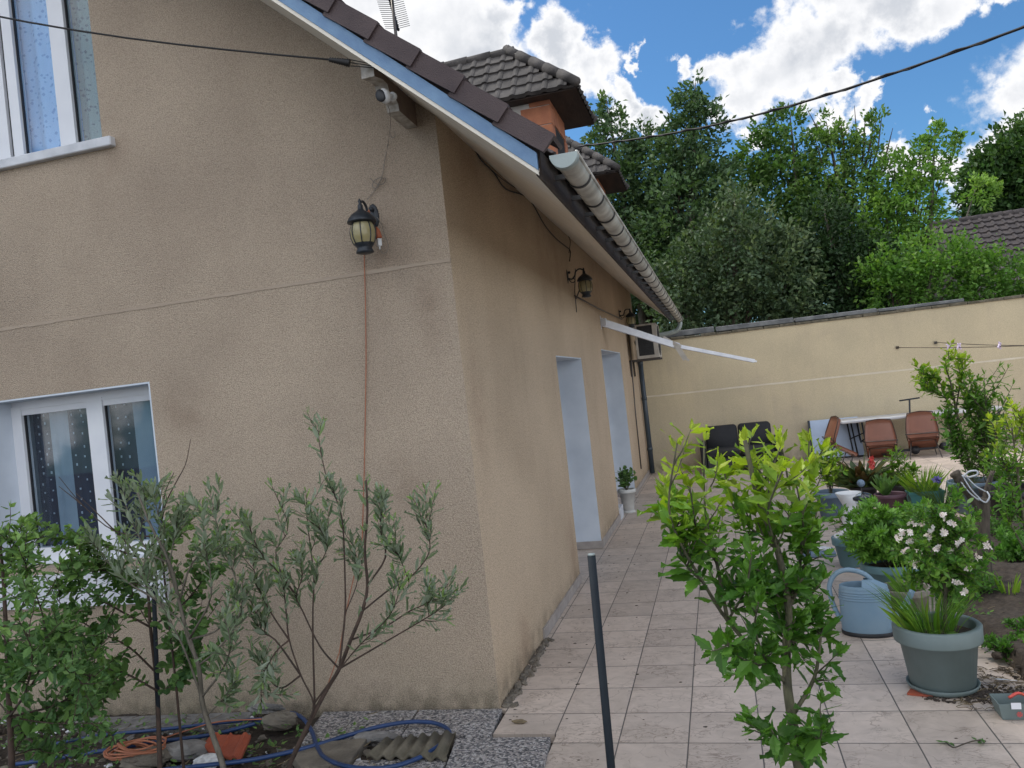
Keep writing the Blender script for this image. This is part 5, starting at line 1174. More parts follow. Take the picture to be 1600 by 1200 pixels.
blades('grass', t, (c[0]-.02, c[1], 0), 170, .36, .7, M['lf_grass'], .7, h2-.05, rad=.13, seed=21, curve=.5, w=.8)
t, c = potted('potted_chives', 'clump of thin dark chive stems with a violet bloom beside the planter', 'potted plant', tuple(G(1475, 812)), .11, .14, .16, M['pot_black'], rim=.03)
blades('chive_stems', t, c, 150, .46, .9, M['lf_dark'], .9, .12, rad=.09, seed=23, curve=.9, w=.32)
flowers(t, [P(1466, 750, c[1])], .05, M['petal_blue'], per=4, cl=.02)
# --- tall hibiscus in grey-blue pot
t, c = potted('potted_hibiscus', 'tall hibiscus column in a blue-grey pot standing against the cream wall view', 'potted plant', tuple(G(1527, 800)), .20, .26, .36, M['pot_bluegrey'], rim=.06)
yh = c[1]; ps = []; lv = Leaves()
tt = lambda p, t_: .3+.5*max(0, min(1, (p[2]-1.0)/.8))
for i, pth in enumerate((((1519, 762), (1514, 725), (1505, 690), (1494, 640), (1486, 600), (1478, 570), (1490, 555)), ((1505, 690), (1490, 660), (1470, 600), (1452, 588)), ((1494, 640), (1500, 600), (1505, 575), (1500, 557)), ((1510, 700), (1530, 670), (1533, 640), (1530, 612)), ((1514, 725), (1532, 700), (1545, 655), (1540, 625)), ((1494, 640), (1475, 620), (1448, 600), (1442, 575)), ((1510, 705), (1492, 690), (1482, 665), (1470, 640)), ((1516, 740), (1500, 715), (1490, 700), (1485, 680)), ((1500, 660), (1515, 640), (1510, 615)))):
    q = pxpath([(x, y, yh) if j == 0 else (x, y) for j, (x, y) in enumerate(pth)], yh, .05); q_r[id(q)] = (.022, .005) if i == 0 else (.010, .003); ps.append(q)
    leafy(q, lv, .25 if i == 0 else .2, 1, 46, .10, tt, tintj=.2)
    for k in range(5): w2 = side_twig(q, rs.uniform(.25, .95), .22); ps.append(w2); leafy(w2, lv, .1, 1, 12, .095, tt, tintj=.2)
stems_build(ps, .006, .002, M['bark_green'], t, 'branches'); lv.build('leaves', 'hib', M['lf_hib'], t)
bush(t, c, 10, .40, .25, M['lf_light'], 'lance', .07, 10, .5, .003, z0=.3, name='underplanting')
# bamboo-like wispy plant behind it
c = G(1556, 800); t = thing('wispy_shrub', 'tall wispy shrub with drooping narrow leaves at the bed edge', 'shrub', c)
bush(t, c, 16, 1.55, .32, M['lf_light'], 'lance', .13, 20, .45, .006, z0=0, droop=.5, t0=.35)
t, c = potted('potted_bush', 'black pot at the right edge with bright yellow-green bush', 'potted plant', tuple(G(1588, 812)), .22, .30, .34, M['pot_black'], rim=.06)
bush(t, c, 14, .35, .3, M['lf_rose'], 'rose', .07, 12, .7, .004, z0=.3)
# --- wooden stake with string
c = G(1542, 932); yq = c[1]; t = thing('wooden_stake', 'weathered forked wooden stake tied with pale string at the bed', 'post', c)
mb = MB(); q = smooth_path([(c[0], yq, 0), P(1541, 900, yq), P(1537, 850, yq), P(1536, 800, yq), P(1537, 778, yq)], 5); mb.tube(q, [.047]*(len(q)-1)+[.03], 8); build('post', mb, M['wood_grey'], t)
mb = MB(); q = smooth_path([P(1536, 800, yq), P(1520, 778, yq), P(1502, 752, yq-.03), P(1491, 738, yq-.03)], 5); mb.tube(q, [.03+.012*abs(math.sin(i)) for i in range(len(q))], 8); q = smooth_path([P(1538, 790, yq), P(1543, 762, yq), P(1551, 736, yq)], 5); mb.tube(q, [.026-.001*i for i in range(len(q))], 8); build('forks', mb, M['wood_grey'], t)
mb = MB()
for a, b in (((1503, 742), (1532, 780)), ((1506, 740), (1540, 768)), ((1498, 748), (1530, 782))): mb.tube(smooth_path([P(a[0], a[1], yq-.06), P((a[0]+b[0])/2, (a[1]+b[1])/2+4, yq-.07), P(b[0], b[1], yq-.06)], 4), .005, 5)
mb.tube(smooth_path([P(1505, 746, yq-.06), P(1514, 737, yq-.08), P(1526, 736, yq-.08), P(1526, 742, yq-.08), P(1512, 746, yq-.07)], 5), .007, 5)
mb.tube(smooth_path([P(1528, 778, yq-.06), P(1540, 785, yq-.08), P(1546, 776, yq-.08), P(1542, 768, yq-.06)], 5), .006, 5); build('string', mb, M['string'], t)
# --- white vase by the second doorway
c = SW(980, 782, XW+.17); c[2] = 0; c[1] = 11.6; c[0] = P(981, 782, 11.6)[0]; t, c = potted('potted_houseplant', 'white pedestal urn with a small leafy plant beside the second doorway', 'potted plant', tuple(c), .075, .12, .34, M['pot_white'], rim=.05)
mb = MB(); mb.lathe([(.001, -.0), (.10, .0), (.10, .015), (.05, .05), (.055, .10), (.085, .12)], (c[0], c[1], c[2]+.001), 20); build('foot', mb, M['pot_white'], t)
bush(t, c, 9, .34, .14, M['lf_round'], 'round', .085, 7, .4, .004, z0=.30)
# --- seedling trough lower right
c = G(1590, 1118); t = thing('seed_tray', 'dark green plastic punnet with a faded label at the terrace edge', 'planter', c)
mb = MB(); w2, d2, h2 = .10, .07, .085; vs = [(c[0]+a*w2*f, c[1]+b*d2*f, z) for (z, f) in ((0.004, .85), (h2, 1.0), (h2, .95), (.03, .8)) for (a, b) in ((-1, -1), (1, -1), (1, 1), (-1, 1))]
mb.add(vs, [(3, 2, 1, 0)]+[(4*k+i, 4*k+(i+1) % 4, 4*k+4+(i+1) % 4, 4*k+4+i) for k in range(3) for i in range(4)]+[(12, 13, 14, 15)], False); build('box', mb, M['pot_green'], t)
mb = MB(); mb.add([(c[0]-.045, c[1]-d2-.004, .062), (c[0]-.0, c[1]-d2-.004, .062), (c[0]-.0, c[1]-d2-.006, .095), (c[0]-.045, c[1]-d2-.006, .095)], [(0, 1, 2, 3)], False); build('label_card', mb, M['pvc'], t)
mb = MB(); 
for k in range(7): a = k*.9; mb.add([(c[0]-.01, c[1]-d2*.93-.006, .035), (c[0]-.01+.014*math.cos(a), c[1]-d2*.93-.0065, .035+.014*math.sin(a)), (c[0]-.01+.014*math.cos(a+.5), c[1]-d2*.93-.0065, .035+.014*math.sin(a+.5))], [(0, 1, 2)], False)
build('red_motif', mb, M['petal_red'], t)
mb = MB(); mb.tube(smooth_path([c+np.array([-.03, 0, .09]), c+np.array([.02, .01, .11]), c+np.array([.07, 0, .085])], 4), .008, 5); build('red_tie', mb, M['petal_red'], t)
# --- bed plants
def bedplant(name, label, px, py, kind, h, sp, n, group=None):
    c = G(px, py, .04); t = thing(name, label, 'plant', c, group)
    if kind == 'blade': blades('blades', t, c, n, h, sp*3, M['lf_grass'], .75, .03, rad=sp*.5, seed=px)
    else: bush(t, c, n, h, sp, M['lf_fern'] if kind == 'fern' else M['lf_rose'], 'palm' if kind == 'fern' else 'rose', .085 if kind == 'fern' else .045, 9, .45, .003, z0=.03)
bedplant('iris_shoots', 'bright green iris shoots rising from the dark soil', 1578, 938, 'blade', .22, .10, 26)
bedplant('low_herb', 'low fern-like herb in the bed beside the wooden stake', 1590, 880, 'fern', .28, .30, 16)
bedplant('low_herb', 'low leafy plant at the bed front behind the punnet', 1570, 1020, 'rose', .10, .14, 12)
bedplant('low_herb', 'rounded weedy plant left of the stake foot', 1515, 935, 'rose', .22, .22, 18)
bedplant('low_herb', 'bright weedy plant beyond the stake in the far bed', 1570, 845, 'rose', .30, .30, 18)
bedplant('low_herb', 'small green weeds at the right picture edge', 1610, 1000, 'rose', .12, .2, 14)
# right-hand hibiscus in the bed
c = G(1625, 960, .03); yr = c[1]; t = thing('hibiscus_bush', 'bright yellow-green hibiscus cut off by the right edge of the picture', 'shrub', c); ps = []; lv = Leaves()
tt2 = lambda p, t_: .35+.6*max(0, min(1, (p[2]-.9)/.5))
for i, pth in enumerate((((1625, 960), (1612, 880), (1598, 800), (1588, 720), (1580, 660)), ((1612, 880), (1585, 830), (1565, 790), (1560, 760)), ((1600, 800), (1575, 740), (1560, 700), (1556, 670)), ((1598, 790), (1615, 730), (1610, 650)), ((1590, 740), (1600, 690), (1598, 645)), ((1610, 860), (1640, 780), (1650, 700)), ((1605, 830), (1580, 770), (1572, 720)))):
    q = pxpath([(x, y, yr) if j == 0 else (x, y) for j, (x, y) in enumerate(pth)], yr, .06); q_r[id(q)] = (.016, .004) if i == 0 else (.007, .002); ps.append(q); leafy(q, lv, .3, 1, 30, .062, tt2, tintj=.2)
    for k in range(5): w2 = side_twig(q, rs.uniform(.3, .95), .15); ps.append(w2); leafy(w2, lv, .1, 1, 11, .06, tt2, tintj=.2)
stems_build(ps, .006, .002, M['bark_green'], t, 'branches'); lv.build('leaves', 'hib', M['lf_hib'], t)
# ================================================================== FOREGROUND PLANTS
def pxshrub(name, label, cat, y, paths, tpl, mat_, lsize, per, twn, twl, tint, bark, r0=.010, r1=.002, rmain=.015, t0=.3, origin=None, tips=None, yj=.05, ang=.9, tn=9, lf=dict(), twl0=.35, tm0=.55):
    root = paths[0][0]; b = P(root[0], root[1], y); base = np.array([b[0], y, 0.])
    t = thing(name, label, cat, base); ps = []; lv = Leaves()
    pp = pxpath([(q[0], q[1], y) if j == 0 else q for j, q in enumerate(paths[0])], y, yj)
    allp = [[base+np.array([0, 0, -.04]), base*.35+pp[0]*.65+rnd(.01)]+pp]; q_r[id(allp[0])] = (rmain*1.5, rmain*.5)
    ends = {}
    def reg(path_px, pth):
        for (x, yy) in [(q[0], q[1]) for q in path_px]:
            best = min(pth, key=lambda v: abs(proj(v)[0]-x)+abs(proj(v)[1]-yy)); ends[(x, yy)] = best
    reg(paths[0], pp); ps.append(allp[0]); leafy(pp, lv, tm0, 1, int(per*(1.9-tm0*2.2)) if tm0 < .5 else per//2, lsize, tint, **lf)
    for k in range(0 if tm0 > .5 else 9): w2 = side_twig(pp, rs.uniform(tm0, .97), twl*(.4+.6*rs.rand()), ang); q_r[id(w2)] = (r1*1.2, r1*.6); ps.append(w2); leafy(w2, lv, .15, 1, tn, lsize*.9, tint, **lf)
    for i, pth in enumerate(paths[1:]):
        s_ = ends.get((pth[0][0], pth[0][1])); y_ = s_[1] if s_ is not None else y
        drift = rs.uniform(-1, 1)*yj*1.6
        pts = [s_ if s_ is not None else P(pth[0][0], pth[0][1], y_)]
        for j, q in enumerate(pth[1:]): y_ += drift+rs.uniform(-yj, yj)*.5; pts.append(P(q[0], q[1], y_))
        q = smooth_path(pts, 4); reg(pth, q); q_r[id(q)] = (r0*(.55+.45*(len(pth) > 3)), r1); ps.append(q)
        leafy(q, lv, t0, 1, per, lsize, tint, **lf)
        for k in range(twn): w2 = side_twig(q, rs.uniform(twl0, .97), twl*(.5+rs.rand()), ang); q_r[id(w2)] = (r1*1.2, r1*.6); ps.append(w2); leafy(w2, lv, .15, 1, tn, lsize*.9, tint, **lf)
    stems_build(ps, r1, r1*.5, bark, t, 'branches', 6); lv.build('leaves', tpl, mat_, t); return t
def proj(v):
    d = np.array(v)-EYEP; z = np.dot(d, CF); return 800+FPX*np.dot(d, CR)/z, 600-FPX*np.dot(d, CU)/z
tyel = lambda p, t_: .22+.62*max(0, min(1, (p[2]-1.38)/.27))
pxshrub('hibiscus_shrub', 'young hibiscus shrub with lobed leaves, yellow-green at the top, standing before the terrace', 'shrub', 2.1, [
 [(1258, 1235), (1245, 1180), (1237, 1120), (1230, 1068), (1229, 1000), (1232, 950), (1215, 860), (1185, 780), (1164, 688)],
 [(1230, 1068), (1200, 1040), (1137, 970), (1100, 912), (1064, 850), (1045, 790), (1058, 692)],
 [(1137, 970), (1120, 880), (1102, 800), (1100, 688)], [(1232, 950), (1250, 880), (1240, 800), (1219, 684)], [(1250, 880), (1262, 800), (1264, 690)],
 [(1232, 950), (1252, 905), (1265, 850), (1276, 800)], [(1229, 1000), (1255, 960), (1270, 910)], [(1237, 1120), (1272, 1060), (1282, 1000), (1286, 975)],
 [(1215, 860), (1150, 800), (1130, 730)], [(1100, 912), (1070, 880), (1058, 840)], [(1064, 850), (1042, 805), (1034, 778)], [(1245, 1180), (1218, 1160), (1205, 1140)], [(1245, 1180), (1275, 1165), (1285, 1140)], [(1137, 970), (1165, 920), (1175, 860)], [(1200, 1040), (1180, 985), (1185, 940)], [(1200, 1040), (1160, 1030), (1140, 1000)], [(1229, 1000), (1250, 1000), (1262, 960)],
 [(1215, 860), (1200, 800), (1225, 730)], [(1185, 780), (1190, 740), (1160, 720)], [(1250, 880), (1255, 820), (1245, 760)], [(1120, 880), (1090, 830), (1078, 760)], [(1232, 950), (1190, 900), (1160, 850)], [(1229, 1000), (1210, 940), (1195, 900)]],
 'hib', M['lf_hib'], .062, 22, 4, .08, tyel, M['bark_green'], .0060, .002, .012, .08, yj=.045, tn=6, tm0=.4, twl0=.05, lf=dict(tintj=.17, up=.05, jit=.4))
twil = lambda p, t_: .35+(.35 if t_ > .85 else 0)
willow = dict(out=.75, along=.8, up=.25, jit=.25, tintj=.2)
pxshrub('silver_leaved_shrub', 'slender shrub with narrow silvery green leaves in front of the bare gable wall', 'shrub', 3.45, [
 [(452, 1195), (478, 1140), (492, 1112), (512, 1075), (530, 1045), (548, 1000), (566, 955), (574, 915), (570, 860), (574, 800), (572, 750)],
 [(478, 1140), (490, 1100), (470, 1055), (452, 1000), (447, 955), (441, 902), (431, 863), (450, 823), (425, 760)],
 [(530, 1045), (500, 1010), (473, 955), (463, 931), (473, 897), (461, 871)], [(530, 1045), (539, 960), (539, 902), (536, 824), (528, 787), (510, 745), (499, 692), (497, 664)],
 [(574, 915), (602, 871), (595, 831), (595, 797), (597, 768)], [(566, 955), (610, 920), (638, 905), (670, 865), (668, 823), (664, 765)],
 [(530, 1045), (590, 1010), (650, 975), (690, 950), (710, 930)], [(548, 1000), (600, 980), (640, 955), (672, 940), (678, 925)], [(492, 1112), (489, 1000), (489, 950), (490, 897), (481, 823), (478, 770)],
 [(452, 1000), (425, 960), (405, 920), (390, 860)], [(470, 1055), (430, 1000), (405, 985), (398, 950)], [(490, 1100), (520, 1060), (560, 1010), (610, 960), (630, 900)], [(539, 960), (560, 900), (550, 840)], [(463, 931), (440, 900), (405, 860), (385, 810)],
 [(638, 905), (628, 880), (615, 850)], [(490, 897), (510, 860), (506, 830)], [(470, 1055), (440, 1075), (420, 1060), (405, 1030)], [(452, 1000), (430, 1020), (410, 1060), (408, 1100)]],
 'lance', M['lf_olive'], .068, 28, 5, .13, twil, M['bark_brown'], .0050, .0016, .009, .42, yj=.045, ang=.7, tn=9, lf=willow, twl0=.5)
pxshrub('silver_leaved_shrub', 'taller silver-leaved shrub crowding in front of the ground floor window', 'shrub', 3.2, [
 [(352, 1215), (345, 1185), (322, 1120), (315, 1090), (310, 1040), (295, 1000), (280, 940), (265, 880), (235, 820), (215, 770)],
 [(280, 940), (262, 880), (250, 820), (240, 770)], [(310, 1040), (290, 980), (250, 940), (245, 900), (240, 850)], [(315, 1090), (290, 1020), (260, 960), (220, 900), (190, 850)], [(295, 1000), (330, 930), (320, 850), (316, 790)], [(280, 940), (300, 880), (340, 840), (330, 790)],
 [(265, 880), (230, 860), (200, 800), (192, 760)], [(295, 1000), (345, 980), (370, 920), (350, 860)], [(310, 1040), (345, 1010), (375, 960), (380, 900)], [(265, 880), (275, 830), (290, 790)], [(315, 1090), (345, 1050), (360, 1010), (350, 960)], [(235, 820), (220, 800), (235, 765)], [(250, 940), (200, 910), (170, 880), (150, 850)], [(322, 1120), (350, 1090), (370, 1060)]],
 'lance', M['lf_olive'], .066, 32, 5, .12, twil, M['bark_grey'], .0055, .0018, .010, .3, yj=.05, ang=.8, tn=10, lf=willow)
rd = dict(out=1.0, along=.4, up=.1, jit=.3, tintj=.25)
tr_ = lambda p, t_: .35+.3*max(0, min(1, (p[2]-1.0)/.6))
pxshrub('round_leaved_tree', 'young round-leaved tree tied to a dark stake below the window', 'tree', 3.6, [
 [(250, 1210), (247, 1120), (243, 1050), (235, 980), (230, 920), (215, 870), (180, 830)],
 [(243, 1050), (200, 1010), (150, 985), (100, 950), (70, 900)], [(235, 980), (180, 950), (130, 920), (110, 870)], [(230, 920), (160, 890), (120, 850)], [(247, 1080), (190, 1050), (130, 1040), (80, 1020)], [(235, 980), (280, 950), (320, 900), (330, 850)], [(243, 1050), (290, 1020), (320, 970)], [(230, 920), (250, 870), (270, 830)], [(215, 870), (150, 850), (70, 840), (35, 850)], [(235, 980), (205, 930), (170, 900)], [(247, 1080), (290, 1060), (310, 1020)], [(200, 1010), (170, 1060), (150, 1075)], [(180, 950), (150, 1000), (110, 1005)], [(190, 1050), (160, 1090), (130, 1110)]],
 'round', M['lf_round'], .056, 46, 10, .15, tr_, M['bark_brown'], .006, .0018, .009, .1, yj=.07, lf=rd, tn=11)
pxshrub('dense_bush', 'dense dark green serrated-leaved bush filling the lower left corner', 'bush', 3.0, [
 [(20, 1230), (15, 1120), (10, 1000), (5, 900), (0, 850)], [(15, 1120), (60, 1050), (70, 980), (50, 910)], [(10, 1000), (40, 930), (40, 870)], [(15, 1120), (90, 1100), (140, 1060), (150, 1010)], [(15, 1120), (80, 1130), (160, 1130)], [(10, 1000), (70, 1000), (120, 980)], [(15, 1120), (-30, 1050), (-40, 950)], [(15, 1120), (40, 1080), (50, 1020), (30, 970)], [(20, 1180), (70, 1170), (120, 1190)], [(60, 1050), (100, 1040), (130, 1070)], [(20, 1180), (40, 1150), (90, 1120)], [(5, 900), (20, 870), (10, 835)], [(10, 1000), (-20, 960), (-10, 900)], [(60, 1050), (20, 1040), (0, 1060)]],
 'hib', M['lf_round'], .066, 34, 9, .14, tr_, M['bark_brown'], .006, .002, .011, .1, yj=.08, lf=rd, tn=10)
c = G(420, 1215, 0); t = thing('seedling', 'fresh light-green seedling at the foot of the slender silver shrub', 'plant', (c[0], c[1], -.02)); c = P(448, 1215, 3.0); t.location = (c[0], 3.0, -.03); ORG[t.name] = np.array([c[0], 3.0, -.03]); bush(t, (c[0], 3.0, -.03), 6, .36, .09, M['lf_rose'], 'round', .075, 8, .85, .004)
# bare dead twigs in front of the window
t = thing('dead_twigs', 'leafless dark twigs standing up between the window and the bare wall', 'twigs', (P(250, 830, 3.5)[0], 3.5, .0)); mb = MB(); zb = P(255, 830, 3.5)
mb.tube([(zb[0]-.03, 3.5, -.05), (zb[0]-.02, 3.5, .6), P(250, 840, 3.5)], [.008, .006, .005], 6)
for pth in (((250, 840), (258, 790), (276, 752), (290, 725), (298, 686)), ((252, 815), (258, 770), (272, 738)), ((250, 840), (180, 830), (130, 790), (92, 745)), ((130, 790), (115, 778), (92, 760)), ((180, 830), (150, 800), (118, 770))):
    q = pxpath([(x, y, 3.5) if i == 0 else (x, y) for i, (x, y) in enumerate(pth)], 3.5, .02); mb.tube(q, [.004-.0024*i/(len(q)-1) for i in range(len(q))], 5)
build('twigs', mb, M['bark_brown'], t)
# stakes / posts
tp = P(240, 915, 3.66); bt = P(247, 1205, 3.66); mb = MB(); mb.tube([(bt[0], 3.66, -.1), T3(tp)], .0115, 8); tag(build('plant_stake', mb, M['post_blue'], origin=(bt[0], 3.66, 0)), 'dark thin stake supporting the round-leaved tree', 'stake')
tp, bt = P(924, 868, 2.55), P(955, 1200, 2.55)
t = thing('metal_post', 'dark blue-grey metal post standing at the terrace edge by itself', 'post', (bt[0]+.005, 2.55, 0)); mb = MB(); d = (bt-tp)/(bt[2]-tp[2]); mb.tube([T3(tp), T3(tp+d*(-.05-tp[2]))], .0135, 12); build('pole', mb, M['post_blue'], t)
mb = MB(); mb.tube([T3(tp+np.array([0, 0, .0005])), T3(tp+np.array([0, 0, .006]))], .0115, 12); build('cap', mb, M['zinc_pale'], t)
# ================================================================== GROUND OBJECTS AT LEFT
def slab(pts, th, mat_, name, label, cat, group=None, z=.02, chip=0):
    q = [G(x, y, z) for x, y in pts]; c = sum(q)/len(q); mb = MB(); n = len(q)
    inn = [p+(c-p)*.012+np.array([0, 0, 0.0]) for p in q]
    vs = [p-np.array([0, 0, th]) for p in q]+[p-np.array([0, 0, .005]) for p in q]+inn
    mb.add(vs, [tuple(range(n-1, -1, -1)), tuple(range(2*n, 3*n))]+[(k*n+i, k*n+(i+1) % n, k*n+n+(i+1) % n, k*n+n+i) for k in range(2) for i in range(n)], False)
    return tag(build(name, mb, mat_, origin=(c[0], c[1], 0)), label, cat, group)
GR = 'speckled stone slabs at the foot of the gable'
slab([(655, 1109), (784, 1107), (766, 1150), (628, 1148)], .06, M['granite'], 'stone_slab', 'speckled grey slab touching the house corner', 'slab', GR, .012)
slab([(505, 1112), (652, 1109), (625, 1150), (470, 1160)], .06, M['granite'], 'stone_slab', 'speckled grey slab along the gable behind the blue hose loop', 'slab', GR, .010)
slab([(712, 1153), (860, 1151), (846, 1215), (690, 1215)], .06, M['granite'], 'stone_slab', 'speckled grey slab in front, overlapping the terrace corner', 'slab', GR, .020)
slab([(555, 1188), (700, 1183), (686, 1230), (530, 1230)], .06, M['granite'], 'stone_slab', 'speckled grey slab at the bottom edge inside the hose loop', 'slab', GR, .010)
slab([(120, 1122), (395, 1112), (380, 1132), (110, 1140)], .05, M['stone_b'], 'concrete_kerb', 'pale gravelly kerb strip under the window', 'kerb', None, .0)
slab([(478, 1162), (575, 1152), (545, 1190), (470, 1200), (455, 1180)], .05, M['stone_a'], 'flat_stone', 'flat brown stone left of the corrugated fragment', 'stone', 'loose stones in the rubble strip', .025)
def rock(px, py, r, sc3, mat_, label, seed):
    c = G(px, py, 0); mb = MB(); mb.ball((c[0], c[1], r*sc3[2]*.5), r, 14, 9, sc3, .16, seed); tag(build('stone', mb, mat_, origin=(c[0], c[1], 0)), label, 'stone', 'loose stones in the rubble strip')
rock(440, 1132, .09, (1.5, .9, .55), M['stone_a'], 'large rounded stone behind the blue hose near the gable', 1)
rock(585, 1155, .07, (1.9, .8, .35), M['stone_b'], 'small pale stone on top of the slabs inside the hose loop', 2)
rock(290, 1178, .10, (1.5, .9, .45), M['stone_b'], 'grey stone between the orange coil and the red tile', 3)
rock(325, 1195, .07, (1.2, .9, .5), M['pebble_white'], 'white stone below the red roof tile', 4)
rock(420, 1108, .09, (1.9, .8, .5), M['stone_b'], 'pale stone against the wall foot behind the silver shrub', 5)
rock(230, 1190, .11, (1.5, 1, .4), M['stone_a'], 'brown stone at the bottom edge beneath the orange coil', 6)
# corrugated fragment
def corr(pts, z, name, label):
    a, b, c_, d = [G(x, y, z) for x, y in pts]; mb = MB(); n = 40; vs = []
    for i in range(n+1):
        f = i/n; h = .014*math.sin(f*2*PI*6)
        for th in (0, -.02):
            vs += [a+(b-a)*f+np.array([0, 0, h+th]), d+(c_-d)*f+np.array([0, 0, h+th])]
    fs = []
    for i in range(n): o = 4*i; fs += [(o, o+1, o+5, o+4), (o+2, o+6, o+7, o+3), (o, o+4, o+6, o+2), (o+1, o+3, o+7, o+5)]
    mb.add(vs, fs, True); return tag(build(name, mb, M['corrugated'], origin=(a+c_)/2*np.array([1, 1, 0])), label, 'roofing sheet')
corr([(600, 1155), (712, 1142), (698, 1182), (572, 1180)], .04, 'corrugated_fragment', 'broken corrugated sheet fragment lying inside the blue hose loop')
# red clay roof tile
a, b, c_, d = G(312, 1168, .03), G(330, 1148, .06), G(392, 1148, .07), G(375, 1188, .03); mb = MB(); n = 18; vs = []
for i in range(n+1):
    f = i/n; h = .016*(1 if (.1 < f < .22 or .45 < f < .55 or .8 < f < .92) else 0)
    for th in (0, -.016): vs += [b+(c_-b)*f+np.array([0, 0, h+th]), a+(d-a)*f+np.array([0, 0, h+th])]
mb.add(vs, [q for i in range(n) for o in (4*i,) for q in ((o, o+1, o+5, o+4)[::-1], (o+2, o+6, o+7, o+3), (o, o+4, o+6, o+2), (o+1, o+3, o+7, o+5))]+[(0, 2, 3, 1), (4*n, 4*n+1, 4*n+3, 4*n+2)], False)
tag(build('clay_roof_tile', mb, M['clay'], origin=(a+c_)/2*np.array([1, 1, 0])), 'single red clay roof tile lying among the rubble', 'roof tile')
# hose
hp = [(20, 1195), (130, 1178), (240, 1160), (330, 1148), (400, 1130), (445, 1114), (470, 1120), (486, 1140), (495, 1165), (508, 1184), (545, 1198), (600, 1200), (650, 1186), (690, 1162), (702, 1143), (680, 1130), (640, 1128), (590, 1136), (540, 1150), (480, 1168), (400, 1186), (320, 1196), (250, 1204), (180, 1222)]
mb = MB(); pts = smooth_path([G(x, y, .035+.012*math.sin(i*1.3)) for i, (x, y) in enumerate(hp)], 6); mb.tube(pts, .0125, 8)
tag(build('garden_hose', mb, M['hose_blue'], origin=(-2.4, 4.1, 0)), 'blue garden hose looping over the slabs and rubble', 'hose')
mb = MB(); pts = smooth_path([G(x, y, .03) for x, y in ((60, 1168), (150, 1150), (250, 1140), (330, 1131), (400, 1124), (440, 1122))], 5); mb.tube(pts, .011, 8)
tag(build('water_pipe', mb, M['hose_blue'], origin=(-3.6, 4.3, 0)), 'second straight blue pipe running along the wall foot', 'pipe')
mb = MB(); c = G(212, 1178, .03); pts = []
for k in range(120): a = k*.42; r_ = .10+.035*math.sin(k*.37); pts.append((c[0]+r_*1.5*math.cos(a), c[1]+r_*.8*math.sin(a), .03+.0005*k+.012*math.sin(k*.9)))
mb.tube(pts, .006, 5); mb.tube(smooth_path([G(235, 1160, .04), G(290, 1142, .04), G(340, 1128, .04), G(400, 1124, .05), G(440, 1122, .04)], 5), .005, 5)
tag(build('orange_cord_coil', mb, M['orange_cable'], origin=(c[0], c[1], 0)), 'tangled coil of orange cord on the ground below the window', 'cord')
# loose gravel and plant litter: nobody could count it
def scatter(name, label, n, xr, yr, z, rmin, rmax, mats, cond=None, flat=.6, seed=4):
    r = np.random.RandomState(seed); mb = MB()
    for k in range(n):
        x, y = r.uniform(*xr), r.uniform(*yr)
        if cond and not cond(x, y): continue
        mb.cur = r.randint(len(mats)); q = rmin+(rmax-rmin)*r.rand()**2.5; mb.ball((x, y, z+q*.2), q, 5, 4, (1, .6+.6*r.rand(), flat), .35, k)
    o = build(name, mb, mats, origin=(xr[0], yr[0], 0)); o['kind'] = 'stuff'; o['label'] = label; return o
scatter('gravel', 'loose gravel and rubble below the gable', 3800, (-6.5, -1.5), (3.2, 4.66), -.03, .006, .032, [M['stone_a'], M['stone_b'], M['soil'], M['pebble_white'], M['stone_a'], M['soil']], lambda x, y: (y > 4.35 or rs.rand() < .6) and not (x > -2.9 and y > 4.2))
scatter('soil_clods', 'crumbly clods on the garden bed', 4200, (1.40, 5.0), (4.9, 9.2), .04, .008, .035, [M['soil'], M['soil'], M['soil'], M['stone_a']], seed=8)
def litter(name, label, n, xr, yr, z, ln, mats, seed, cond=None):
    r = np.random.RandomState(seed); mb = MB()
    for k in range(n):
        x, y = r.uniform(*xr), r.uniform(*yr)
        if cond and not cond(x, y): continue
        a = r.rand()*PI; l_ = ln*(.4+r.rand()); mb.cur = r.randint(len(mats)); h = z+.01*r.rand()
        mb.tube([(x, y, h), (x+l_*.5*math.cos(a), y+l_*.5*math.sin(a), h+.008*r.rand()), (x+l_*math.cos(a+.4), y+l_*math.sin(a+.4), h)], .0016+.0012*r.rand(), 3)
    o = build(name, mb, mats, origin=(xr[0], yr[0], 0)); o['kind'] = 'stuff'; o['label'] = label; return o
litter('straw', 'dry straw and stems around the big pot', 420, (1.05, 1.75), (4.55, 5.15), .006, .07, [M['straw'], M['straw'], M['stick']], 3, lambda x, y: (x-1.0)**2+(y-4.85)**2 > .03 and (x > 1.25 or y < 4.72))
litter('dry_stems', 'dry stems over the garden bed', 500, (1.4, 4.5), (4.9, 9.0), .06, .09, [M['straw'], M['stick']], 6)
litter('ground_twigs', 'twigs on the rubble strip', 500, (-6, -1.6), (3.2, 4.6), .0, .09, [M['straw'], M['stick'], M['bark_brown']], 16)
def weeds(name, label, n, xr, yr, z, size, mat_, seed, tpl='rose', h=.05):
    r = np.random.RandomState(seed); lv = Leaves()
    for k in range(n):
        x, y = r.uniform(*xr), r.uniform(*yr)
        for j in range(9): a = r.rand()*6.28; lv.add((x+.03*r.randn(), y+.03*r.randn(), z+h*r.rand()), (math.cos(a), math.sin(a), .2+r.rand()*.6), (0, 0, 1), size*(.6+.7*r.rand()), .3+.4*r.rand())
    o = lv.build(name, tpl, mat_, None, np.array([xr[0], yr[0], 0.])); o['kind'] = 'stuff'; o['label'] = label
weeds('ground_weeds', 'low green weeds on the rubble strip', 150, (-6, -2.2), (3.2, 4.66), -.02, .035, M['lf_round'], 2)
